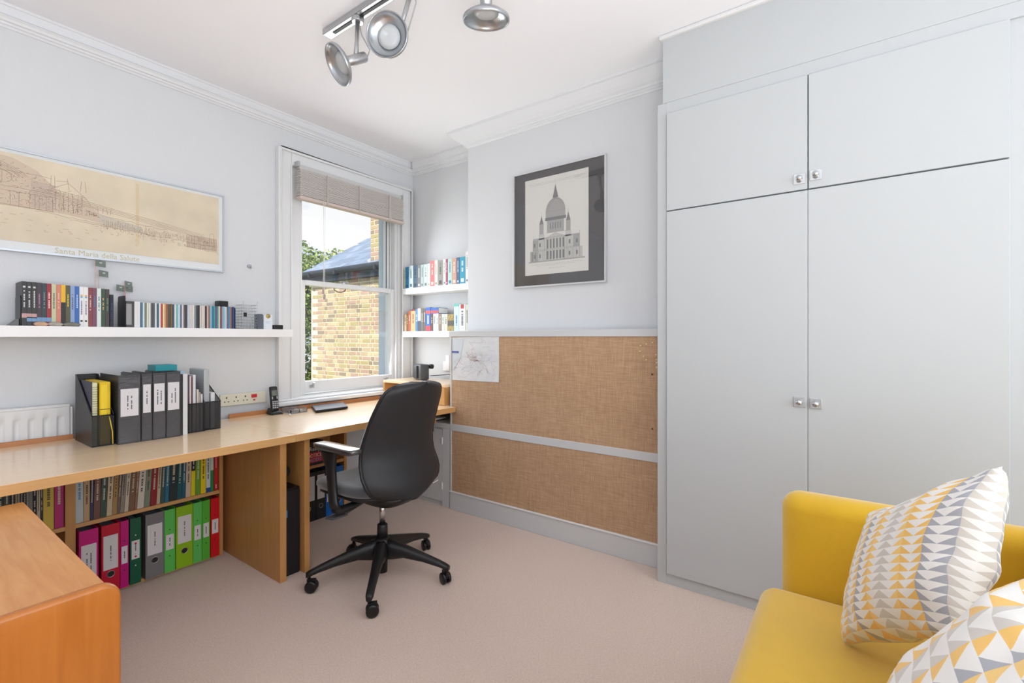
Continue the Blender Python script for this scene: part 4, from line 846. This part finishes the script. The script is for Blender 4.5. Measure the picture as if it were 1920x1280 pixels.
m = MB(); m.tube([(.652, 2.696, ZD+.155), (.660, 2.690, ZD+.11), (.667, 2.686, ZD+.06), (.668, 2.684, ZD+.005)], .0022, 6); mesh('ribbon', m, C((230,200,60)), yf)
mesh('elastic', MB().box(.6255, .6655, 2.6965, 2.698, ZD+.160, ZD+.163), C((120,100,20)), yf)
for x0, x1, lb, hh in ((.681,.763,'widest black presentation binder on the desk, with a white label',.310),(.7665,.807,'narrow black binder beside the widest one',.312),(.8095,.861,'black labelled binder, third of the four on the desk',.313),(.8635,.922,'black labelled binder, right-hand one of the four on the desk',.315)):
    b = binder(x0, x1, (58,58,62), lb, ZD, hh, 2.662, 2.93, False, (.40,.80) if x1 < .8 else (.42,.84), group='black binders on the left desk', lines=2)
    mesh('sleeve', MB().box(x0+.003, x1-.003, 2.6605, 2.6618, ZD+.006, ZD+hh-.01), M('vinyl', (74,74,78), .25, bump=.6, bscale=26, stretch=(1,1,2)), b)
    for ob in b.children:
        if ob.name.startswith('label_card'):
            for v in ob.data.vertices: v.co.y -= .0014
            for o2 in ob.children:
                for v in o2.data.vertices: v.co.y -= .0014
tag(mesh('teal_box', MB().box(.845, .935, 2.74, 2.85, ZD+.3155, ZD+.345), M('teal_card', (20,140,150), .4), bevel=.0015), 'flat teal box lying on top of the black binders', 'box')
b = thing('folder', 'dark folder standing right of the black binders', 'folder', (.932, 2.80, ZD), 'upright folders on the desk'); mesh('body', MB().box(.925, .936, 2.675, 2.93, ZD, ZD+.30), C((38,36,42)), b)
b = thing('folder', 'white folder standing against the mesh files', 'folder', (.95, 2.80, ZD), 'upright folders on the desk'); mesh('body', MB().box(.9375, .957, 2.675, 2.92, ZD, ZD+.30), C((212,214,216)), b); mesh('tab', MB().box(.9375, .962, 2.73, 2.90, ZD+.30, ZD+.312), C((150,180,200)), b)
mag_file(.966, 1.045, 2.700, 2.945, .145, .24, 'black mesh magazine file left of the rightmost one', mat=MESHB)
mag_file(1.048, 1.125, 2.715, 2.955, .145, .26, 'black mesh magazine file, rightmost on the left desk', mat=MESHB)
for i, (x0, x1, c, nm, h) in enumerate([(.970,.977,(90,60,72),'plum',.29),(.979,.986,(206,206,208),'white',.285),(.988,.992,(120,60,60),'red edged',.28),(.994,1.006,(210,214,220),'pale grey',.29),(1.012,1.020,(206,196,190),'cream',.215),(1.022,1.028,(170,156,150),'tan',.20),(1.030,1.038,(196,200,204),'silver',.19)]):
    o = mesh('brochure', MB().box(x0, x1, 2.712, 2.93, ZD+.003, ZD+h), C(c)); tag(o, '%s brochure, %s from the left in the mesh files' % (nm, ordn(i)), 'brochure', 'brochures in the mesh files')
b = thing('plastic_wallet', 'clear grey plastic wallet standing tall in the rightmost mesh file', 'wallet', (1.08, 2.83, ZD+.003))
mesh('sleeve', MB().box(1.055, 1.082, 2.74, 2.93, ZD+.003, ZD+.315), M('grey_plastic', (176,180,184), .25), b, bevel=.006)
mesh('leaflet', MB().box(1.086, 1.104, 2.735, 2.86, ZD+.003, ZD+.19), C((214,216,220)), b)
# phone
PH = thing('cordless_phone', 'black cordless phone standing in its charger beside the window', 'phone', (1.530, 2.935, ZD))
m = MB(); m.hexa([(1.490,2.905,ZD),(1.572,2.905,ZD),(1.565,2.985,ZD),(1.497,2.985,ZD),(1.500,2.915,ZD+.016),(1.562,2.915,ZD+.016),(1.556,2.98,ZD+.040),(1.506,2.98,ZD+.040)])
mesh('charging_base', m, BLACKP, PH, bevel=.005, seg=3)
t_up = Vector((0, .16, 1)).normalized(); t_n = Vector((0, -1, .16)).normalized(); hc = Vector((1.531, 2.952, ZD+.095))
def hb(c_off, hx, hz, hy, mat, nm, bev=.0, par=PH):
    c = hc+Vector((c_off[0],0,0))+t_up*c_off[1]+t_n*c_off[2]
    return mesh(nm, MB().obox(c, (1,0,0), hx, t_n, hy, t_up, hz), mat, par, bevel=bev, seg=3 if bev > .003 else 2)
hs = hb((0,0,0), .0235, .078, .011, BLACKP, 'handset', .008)
hb((0,.036,.0115), .016, .017, .0006, M('lcd', (110,118,112), .3), 'screen', par=hs)
hb((0,.060,.0115), .010, .003, .0006, M('earpiece', (70,70,74), .5), 'earpiece', par=hs)
for r_ in range(4):
    for c_ in range(3): hb(((c_-1)*.0125, -.018-r_*.0125, .0115), .0045, .0040, .0012, M('phone_key', (176,178,182), .4), 'key', par=hs)
for s_ in (-1, 1): hb((s_*.0145, .006, .0115), .003, .008, .001, M('phone_key', (176,178,182), .4), 'key', par=hs)
m = MB(); m.tube([(1.534,3.05,.80),(1.55,3.045,.76),(1.575,3.03,.735),(1.56,2.99,.724)], .0022, 6)
tag(mesh('phone_cable', m, M('beige_cable', (206,196,176), .5)), 'beige cable between the socket strip and the phone', 'cable')
# glass tray and papers, laptop
GT = thing('desk_tidy', 'clear acrylic desk tidy holding clips beside the phone', 'desk tidy', (1.70, 2.93, ZD))
ACR = M('acrylic', (222,224,226), .08, trans=.85, ior=1.3)
m = MB(); x0,x1,y0,y1 = 1.590,1.700,2.86,2.975
m.box(x0,x1,y0,y1,ZD,ZD+.003); m.box(x0,x1,y0,y0+.003,ZD+.003,ZD+.026); m.box(x0,x1,y1-.003,y1,ZD+.003,ZD+.03); m.box(x0,x0+.003,y0,y1,ZD+.003,ZD+.03); m.box(x1-.003,x1,y0,y1,ZD+.003,ZD+.03); m.box(1.645,1.648,y0,y1,ZD+.003,ZD+.028)
mesh('tray', m, ACR, GT)
m = MB(); m.obox((1.617,2.91,ZD+.012),(1,.5,.1),.02,(-.5,1,0),.006,(0,0,1),.006); mesh('clips', m, C((120,100,92)), GT)
m = MB(); m.obox((1.673,2.91,ZD+.010),(1,-.3,0),.02,(.3,1,0),.022,(0,0,1),.006); mesh('note_block', m, C((226,206,180)), GT)
LP = thing('laptop', 'closed dark grey tablet or laptop lying on the desk under the window', 'laptop', (1.86, 2.86, ZD), rotz=0)
mesh('base', MB().prism([(1.700,2.765,ZD+.004),(1.93,2.755,ZD+.004),(2.03,2.955,ZD+.004),(1.80,2.975,ZD+.004)], (0,0,.008)), BLACKP, LP, bevel=.003)
mesh('lid', MB().prism([(1.700,2.765,ZD+.013),(1.93,2.755,ZD+.013),(2.03,2.955,ZD+.013),(1.80,2.975,ZD+.013)], (0,0,.007)), M('laptop_lid', (96,100,110), .35, metal=.3), LP, bevel=.003)
# router
RT = thing('router', 'dark grey wireless router standing on the raised shelf box', 'router', (2.60, 2.78, .868))
mesh('body', MB().obox((2.605, 2.765, .868+.062), (.35, 1, 0), .066, (1, -.35, 0), .036, (0,0,1), .060), M('router_grey', (74,76,80), .45), RT, bevel=.008, seg=3)
mesh('front_fin', MB().obox((2.573, 2.79, .868+.062), (.35, 1, 0), .030, (1, -.35, 0), .012, (0,0,1), .048), M('router_dark', (52,54,58), .4), RT, bevel=.003)
mesh('plug', MB().lathe([(.001,0),(.018,.002),(.018,.03),(.001,.032)], (2.635, 2.705, .868+.105), (0,-1,0), 14), BLACKP, RT)
mesh('foot', MB().obox((2.605, 2.765, .868+.0015), (.35, 1, 0), .05, (1, -.35, 0), .028, (0,0,1), .0015), BLACKP, RT)
m = MB(); m.tube([(2.64,2.70,.90),(2.645,2.64,.905),(2.70,2.55,.912),(2.74,2.46,.885),(2.76,2.40,.873)], .003, 6)
tag(mesh('router_cable', m, C((60,70,90))), 'dark cable curving from the router to the wall', 'cable')
SK = thing('wall_socket', 'white wall socket with a white plug adaptor above the raised shelf box', 'socket', (XA-.01, 2.63, .95))
mesh('plate', MB().box(XA-.012, XA-.001, 2.58, 2.70, .93, 1.01), SHELFW, SK, bevel=.003); mesh('adaptor', MB().box(XA-.045, XA-.012, 2.60, 2.64, .94, 1.06), SHELFW, SK, bevel=.004)

# ================================================================= office chair
CHR = thing('office_chair', 'black swivel office chair with a tall curved back, facing the desk', 'chair', (1.54, 1.915, 0))
CX, CY = 1.54, 1.915
PLA = M('chair_plastic', (27,27,29), .38); FAB = M('chair_fabric', (62,62,66), .85, bump=.3, bscale=300, sheen=.6); SHELL = M('chair_shell', (38,38,41), .5, bump=.1, bscale=200)
def W3(x, y, z): return Vector((CX+x, CY+y, z))
# star base
def spoke_mesh(ang):
    m = MB(); d = Vector((math.cos(ang), math.sin(ang), 0)); s_ = Vector((-d.y, d.x, 0)); P = []
    for r_, zt, zb, w in ((.015,.200,.100,.030),(.06,.190,.105,.030),(.12,.172,.115,.024),(.22,.140,.103,.019),(.30,.114,.086,.017),(.335,.100,.076,.017),(.352,.092,.072,.012)):
        c = W3(0,0,0)+d*r_
        P.append([c+s_*w*a+Vector((0,0,zb+(zt-zb)*b)) for a, b in ((-.7,0),(-1,.25),(-1,.7),(-.5,1),(.5,1),(1,.7),(1,.25),(.7,0))])
    m.grid(P, close=True); m.add(P[-1], [tuple(range(8))]); m.add(P[0], [tuple(range(7,-1,-1))]); return m
angs = [math.radians(222+72*k) for k in range(5)]
mesh('hub', MB().lathe([(.001,.03),(.024,.03),(.026,.09),(.040,.10),(.042,.185),(.032,.205),(.001,.206)], W3(0,0,0), (0,0,1), 24), PLA, CHR)
for a in angs: mesh('base_spoke', spoke_mesh(a), PLA, CHR)
for i, a in enumerate(angs):
    d = Vector((math.cos(a), math.sin(a), 0)); c = W3(0,0,0)+d*.338; al = a+[.2, .9, -.5, .4, 1.2][i]; ax = Vector((math.cos(al), math.sin(al), 0)); tr = Vector((-ax.y, ax.x, 0))*.012
    cs = mesh('caster', MB().cyl(c+Vector((0,0,.058)), c+Vector((0,0,.085)), .008, 10).obox(c+tr+Vector((0,0,.047)), ax, .007, tr, .020, (0,0,1), .016), PLA, CHR)
    for s_ in (-1, 1):
        w = c+tr+Vector((0,0,.0285)); mesh('caster_wheel', MB().lathe([(.001,.0),(.022,.0),(.0275,.003),(.028,.008),(.0275,.014),(.020,.017),(.001,.017)], w+ax*(s_*.0045), ax*s_, 22), M('caster_black', (22,22,24), .3), cs)
mesh('gas_lift_cover', MB().lathe([(.001,.20),(.027,.20),(.025,.266),(.021,.270),(.001,.270)], W3(0,0,0), (0,0,1), 20), PLA, CHR)
mesh('gas_lift', MB().cyl(W3(0,0,.268), W3(0,0,.385), .0145, 18), CHROME, CHR)
# mechanism
m = MB(); P = []
for z, sx, sy in ((.372,.04,.04),(.380,.07,.08),(.395,.10,.14),(.42,.12,.18),(.445,.13,.20)):
    P.append([W3(sx*math.copysign(abs(math.cos(a))**.6, math.cos(a)), -.01+sy*math.copysign(abs(math.sin(a))**.6, math.sin(a)), z) for a in [k*2*PI/24 for k in range(24)]])
m.grid(P, close=True); m.add(P[0], [tuple(range(23,-1,-1))]); m.add(P[-1], [tuple(range(24))]); mesh('tilt_mechanism', m, PLA, CHR)
# seat pad and shell
def superl(rx, ry, e, n=36): return [(rx*math.copysign(abs(math.cos(a))**e, math.cos(a)), ry*math.copysign(abs(math.sin(a))**e, math.sin(a))) for a in [k*2*PI/n for k in range(n)]]
m = MB(); P = []; cy0 = .05
for z, k in ((.468,.90),(.474,.97),(.490,1.0),(.505,1.0),(.516,.965),(.521,.88),(.518,.6),(.514,.3),(.513,.02)):
    P.append([W3(x*k, cy0+y*k, z-(.030*max(0,(y*k/.24))**3)) for x, y in superl(.245,.240,.55)])
m.grid(P, close=True); mesh('seat', m, FAB, CHR)
m = MB(); P = []
for z, k in ((.440,.70),(.445,.86),(.455,.93),(.468,.94),(.470,.5)):
    P.append([W3(x*k, cy0+y*k, z-(.030*max(0,(y*k/.24))**3)) for x, y in superl(.245,.240,.55)])
m.grid(P, close=True); m.add(P[0], [tuple(range(35,-1,-1))]); mesh('seat_shell', m, PLA, CHR)
# backrest
def ybk(z):   # S-curved profile of the back
    pts = [(.43,-.215),(.48,-.222),(.54,-.205),(.60,-.168),(.66,-.158),(.72,-.170),(.826,-.212),(.927,-.262),(1.0,-.30)]
    for (a, ya), (b, yb) in zip(pts[:-1], pts[1:]):
        if z <= b: t = (z-a)/(b-a); t = t*t*(3-2*t) if False else t; return ya+(yb-ya)*t
    return pts[-1][1]
def wbk(z):
    pts = [(.436,.05),(.441,.10),(.455,.150),(.485,.205),(.52,.228),(.56,.234),(.62,.228),(.72,.216),(.826,.205),(.90,.193),(.945,.180),(.965,.160),(.978,.12),(.984,.07),(.986,.03)]
    if z <= pts[0][0]: return pts[0][1]
    for (a, ya), (b, yb) in zip(pts[:-1], pts[1:]):
        if z <= b: return ya+(yb-ya)*(z-a)/(b-a)
    return pts[-1][1]
zs = [.436,.438,.441,.448,.455,.468,.485,.505,.53,.56,.59,.62,.66,.70,.74,.78,.82,.86,.90,.93,.95,.965,.975,.981,.986]
def smooth_y(z): return sum(ybk(min(1.0, max(.43, z+d))) for d in (-.04,-.02,0,.02,.04))/5
def back_grid(off, sc, wrap):
    return [[W3(.018+sc*wbk(z)*u, smooth_y(z)+off+wrap*(abs(u)**2.4), z if sc == 1 else .70+(z-.70)*sc) for u in [-1+k/10 for k in range(21)]] for z in zs]
m = MB(); m.grid(back_grid(0, 1, .062)); o = mesh('back_shell', m, SHELL, CHR, fixn=True)
b = o.modifiers.new('s', 'SOLIDIFY'); b.thickness = .014; b.offset = 0; o.modifiers.new('sub', 'SUBSURF').render_levels = 1
m = MB(); A = back_grid(.012, .97, .062); Bk = back_grid(.045, .93, .052); m.grid(A); m.grid(Bk)
edge = lambda G: [r[0] for r in G]+[p for p in G[-1][1:-1]]+[r[-1] for r in reversed(G)]+[p for p in reversed(G[0][1:-1])]
m.grid([edge(A), edge(Bk)], close=True); mesh('back_pad', m, FAB, CHR)
m = MB(); ed = edge(back_grid(-.001, 1.0, .062)); m.tube(ed+[ed[0]], .0075, 8, cap=False); mesh('back_rim', m, PLA, CHR)
mesh('back_bracket', MB().hexa([W3(-.03,-.185,.415), W3(.05,-.185,.415), W3(.05,-.10,.40), W3(-.05,-.10,.40), W3(-.025,-.195,.50), W3(.045,-.195,.50), W3(.05,-.14,.44), W3(-.05,-.14,.44)]), PLA, CHR, bevel=.008, seg=3)
m = MB(); strokes(m, W3(.135, smooth_y(.485)-.0085+.062*.6**2.4*.4, .478), Vector((1,0,0)), Vector((0,0,1)), [[(0,0),(.035,.006)]], .0035, .002); mesh('maker_mark', m, C((214,214,216)), CHR, fixn=False)
for s_ in (-1, 1):   # arms
    x = s_*.268
    m = MB(); P = []
    for z, k in ((.682,.55),(.684,.85),(.690,1.0),(.706,1.0),(.7095,.97),(.711,.90),(.711,.02)):
        P.append([W3(x+a*k, (-.015 if s_ < 0 else .040)+b_*k*(1 if s_ < 0 else .72), z) for a, b_ in superl(.036,.150,.36,28)])
    m.grid(P, close=True); m.add(P[0], [tuple(range(27,-1,-1))])
    mesh('armrest', m, M('arm_pad', (50,50,54), .2, spec=1.0, coat=1.0), CHR, subsurf=0)
    m = MB(); P = []
    for (y, z, w, d_) in ((.05,.674,.020,.062),(.045,.655,.019,.052),(.03,.60,.018,.034),(.02,.52,.018,.030),(.01,.45,.018,.030),(-.005,.425,.018,.036)):
        P.append([W3(x+w*math.cos(a), y+d_*math.sin(a), z) for a in [k*PI/6 for k in range(12)]])
    m.grid(P, close=True); m.add(P[-1], [tuple(range(12))]); mesh('arm_support', m, PLA, CHR)
    m = MB(); m.tube([W3(x, .0, .425), W3(x*.93, -.005, .408), W3(x*.7, -.01, .412), W3(x*.42, -.01, .43)], [.022,.020,.018,.018], 10); mesh('arm_bracket', m, PLA, CHR)
m = MB(); m.obox(W3(-.245, .02, .375), (1,.25,-.12), .050, (-.25,1,0), .022, (.1,0,1), .005); m.tube([W3(-.205,.0,.385), W3(-.10,.0,.41)], .006, 8); mesh('tilt_lever', m, M('grey_lever', (74,74,78), .4), CHR, bevel=.003)

# ================================================================= sofa
SF = thing('sofa', 'mustard yellow upholstered two seat sofa at the front right', 'sofa', (.98, -.25, 0))
mesh('armrest', MB().box(1.665, 1.775, -.78, .185, .14, .722), YEL, SF, bevel=.052, seg=8)
mesh('armrest', MB().box(.185, .295, -.78, .185, .14, .722), YEL, SF, bevel=.052, seg=8)
mesh('backrest', MB().box(.30, 1.660, -.78, -.34, .14, .80), YEL, SF, bevel=.07, seg=8)
mesh('seat_cushion', MB().box(.30, 1.662, -.345, .235, .29, .445), YEL, SF, bevel=.050, seg=8)
mesh('seat_base', MB().box(.30, 1.660, -.70, .180, .14, .288), YEL, SF, bevel=.01)
for x in (.25, 1.71):
    for y in (-.72, .12): mesh('leg', MB().tube([(x, y, 0), (x, y, .145)], [.014, .022], 12), M('dark_leg', (60,44,34), .5), SF)
# patterned cushions
def cushion_mat(name, nu, nv, seed):
    m = bpy.data.materials.new(name); m.use_nodes = True; t = m.node_tree; b = t.nodes['Principled BSDF']; b.inputs['Roughness'].default_value = .85; b.inputs['Sheen Weight'].default_value = .3
    uv = nn(t, 'ShaderNodeUVMap'); sp = nn(t, 'ShaderNodeSeparateXYZ'); t.links.new(uv.outputs[0], sp.inputs[0])
    def ma(op, a, bb=None):
        n_ = nn(t, 'ShaderNodeMath', operation=op)
        for i_, v in enumerate((a, bb)):
            if v is None: continue
            if isinstance(v, (int, float)): n_.inputs[i_].default_value = v
            else: t.links.new(v, n_.inputs[i_])
        return n_.outputs[0]
    u = ma('MULTIPLY', sp.outputs[0], nu); v = ma('MULTIPLY', sp.outputs[1], nv)
    cu_ = ma('FLOOR', u); fu = ma('FRACT', u); fv = ma('FRACT', v)
    par = ma('MODULO', cu_, 2.0)
    # triangle whose base is on one side of the strip and which tapers to the other
    fu2 = ma('ABSOLUTE', ma('SUBTRACT', fu, par))
    tri = ma('LESS_THAN', fv, ma('SUBTRACT', .96, ma('MULTIPLY', fu2, .96)))
    wn = nn(t, 'ShaderNodeTexWhiteNoise', noise_dimensions='1D'); t.links.new(ma('ADD', ma('MULTIPLY', cu_, 1.37), seed), wn.inputs['W'])
    rp = nn(t, 'ShaderNodeValToRGB'); rp.color_ramp.interpolation = 'CONSTANT'
    e = rp.color_ramp.elements; e[0].position = 0; e[0].color = lin((236,190,104)); e[1].position = .38; e[1].color = lin((166,168,176))
    x_ = e.new(.64); x_.color = lin((204,198,190)); x_ = e.new(.84); x_.color = lin((240,200,120))
    t.links.new(wn.outputs['Value'], rp.inputs[0])
    mix = nn(t, 'ShaderNodeMix', data_type='RGBA'); mix.inputs['A'].default_value = lin((232,230,226)); t.links.new(tri, mix.inputs['Factor']); t.links.new(rp.outputs[0], mix.inputs['B'])
    t.links.new(mix.outputs['Result'], b.inputs['Base Color'])
    n2 = nn(t, 'ShaderNodeTexNoise'); n2.inputs['Scale'].default_value = 900; bp_ = nn(t, 'ShaderNodeBump'); bp_.inputs['Strength'].default_value = .2; bp_.inputs['Distance'].default_value = .001
    tc_ = nn(t, 'ShaderNodeTexCoord'); t.links.new(tc_.outputs['Object'], n2.inputs['Vector']); t.links.new(n2.outputs['Fac'], bp_.inputs['Height']); t.links.new(bp_.outputs[0], b.inputs['Normal'])
    return m
def cushion(label, c, U, V, T, nu, nv, seed):
    c = Vector(c); U = Vector(U); V = Vector(V); Nn = U.cross(V).normalized()
    N = 40; me = bpy.data.meshes.new('scatter_cushion'); vs = []; uvs = []; fs = []
    def arc(hl):   # cumulative cloth length from seam to seam
        P = [Vector((-hl+2*hl*i/400, T*max(0, 1-(-1+i/200)**2)**.42)) for i in range(401)]; a = [0]
        for p, q_ in zip(P[:-1], P[1:]): a.append(a[-1]+(q_-p).length)
        return [v/a[-1] for v in a]
    AU, AV = arc(U.length), arc(V.length)
    for side in (1, -1):
        for i in range(N+1):
            for j in range(N+1):
                s = -1+2*i/N; t = -1+2*j/N
                x = s*(1-.10*(1-t*t)); y = t*(1-.10*(1-s*s))
                rd = 1-.05*(s*s*t*t)**3; x *= rd; y *= rd; h = T*(max(0, (1-s*s)*(1-t*t)))**.42
                wr = .006*noise.noise(Vector((x*3+2.3, y*3, side)))*(1-min(1, h/T)**2)*4.5*min(1, h/T*2)
                vs.append(c+U*x+V*y+Nn*side*(h+wr)); uvs.append((.45*i/N+.55*AU[i*400//N], .45*j/N+.55*AV[j*400//N]))
    K_ = (N+1)*(N+1)
    for side in range(2):
        for i in range(N):
            for j in range(N):
                a = side*K_+i*(N+1)+j; f = (a, a+N+1, a+N+2, a+1); fs.append(f if side == 0 else tuple(reversed(f)))
    lo, hi = bounds(vs); org = Vector(((lo.x+hi.x)/2, (lo.y+hi.y)/2, lo.z))
    me.from_pydata([tuple(v-org) for v in vs], [], fs); uvl = me.uv_layers.new(name='uv')
    for lp in me.loops: uvl.data[lp.index].uv = uvs[lp.vertex_index]
    for p in me.polygons: p.use_smooth = True
    me.materials.append(cushion_mat('cushion_fabric_%d' % nu, nu, nv, seed))
    bm = bmesh.new(); bm.from_mesh(me); bmesh.ops.remove_doubles(bm, verts=bm.verts, dist=1e-5); bm.to_mesh(me); bm.free()
    o = bpy.data.objects.new('scatter_cushion', me); COL.objects.link(o); o.location = org
    return tag(o, label, 'cushion', 'triangle patterned cushions on the sofa')
cushion('patterned cushion leaning in the far corner of the sofa', (1.352, -.105, .70), (-.135, -.094, .110), (.056, -.036, .158), .080, 17, 20, 3.3)
cushion('patterned cushion nearest the camera on the sofa', (.835, -.13, .662), (.20, .01, .02), (.035, -.115, .16), .080, 13, 12, 5.1)

# ================================================================= ceiling spotlight track
TK = thing('spotlight_track', 'chrome ceiling track with adjustable round spotlights', 'ceiling light', (1.325, 1.35, ZC-.05))
m = MB(); m.box(1.300, 1.350, .55, 2.06, ZC-.030, ZC-.001); mesh('track_bar', m, STEEL, TK, bevel=.004)
m = MB(); m.box(1.318, 1.332, .60, 2.00, ZC-.033, ZC-.030); mesh('track_slot', m, BLACKP, TK)
LAMPG = M('frosted_glass', (226,230,232), .2, trans=.35, ior=1.3); REF = M('reflector', (176,180,184), .28, metal=.8)
def spot(y, hc_, aim, px, r=.085):
    """hc_: centre of the dish rim; aim: direction the lamp faces"""
    hc_ = Vector(hc_); aim = Vector(aim).normalized()
    h = mesh('spot_mount', MB().cyl((1.325, y, ZC-.052), (1.325, y, ZC-.030), .026, 18).box(1.305, 1.345, y-.02, y+.02, ZC-.048, ZC-.031), STEEL, TK, bevel=.002)
    back = hc_-aim*.125; top = Vector((1.325, y, ZC-.05)); neck = hc_-aim*.085
    mesh('stem', MB().tube([top, (top+neck)/2+Vector((0,0,-.004)), neck], [.010, .009, .012], 10), STEEL, TK)
    mesh('lamp_holder', MB().lathe([(.001,-.135),(.020,-.135),(.022,-.13),(.022,-.035),(.016,-.03)], hc_, aim, 20), STEEL, TK)
    d = mesh('dish', MB().lathe([(.018,-.038),(.040,-.030),(.066,-.016),(r,-.002),(r+.002,.004),(r+.001,.013),(r-.003,.013),(r-.003,.003),(.064,-.010),(.038,-.023),(.016,-.031)], hc_, aim, 36), REF, TK)
    mesh('lens', MB().lathe([(.001,-.002),(.030,-.003),(.046,-.010),(.046,-.016)], hc_, aim, 24), LAMPG, d)
    mesh('cable', MB().tube([top+Vector((.01,0,-.01)), top+Vector((.03,.01,-.04)), back+Vector((.035,0,.05)), back+Vector((.02,0,.01)), back], .003, 6), M('clear_cable', (186,188,190), .4), TK)
spot(1.82, (1.235, 1.825, 2.395), (-.75, .25, -.50), 0)
spot(1.46, (1.245, 1.515, 2.410), (-.85, -.45, -.22), 0)
spot(1.26, (1.225, 1.300, 2.545), (.30, .60, .60), 0, .06)
spot(1.09, (1.365, 1.105, 2.385), (.15, .10, -.95), 0)

# ================================================================= tidy up
for o in list(COL.objects):
    if '_w' in o.keys(): del o['_w']
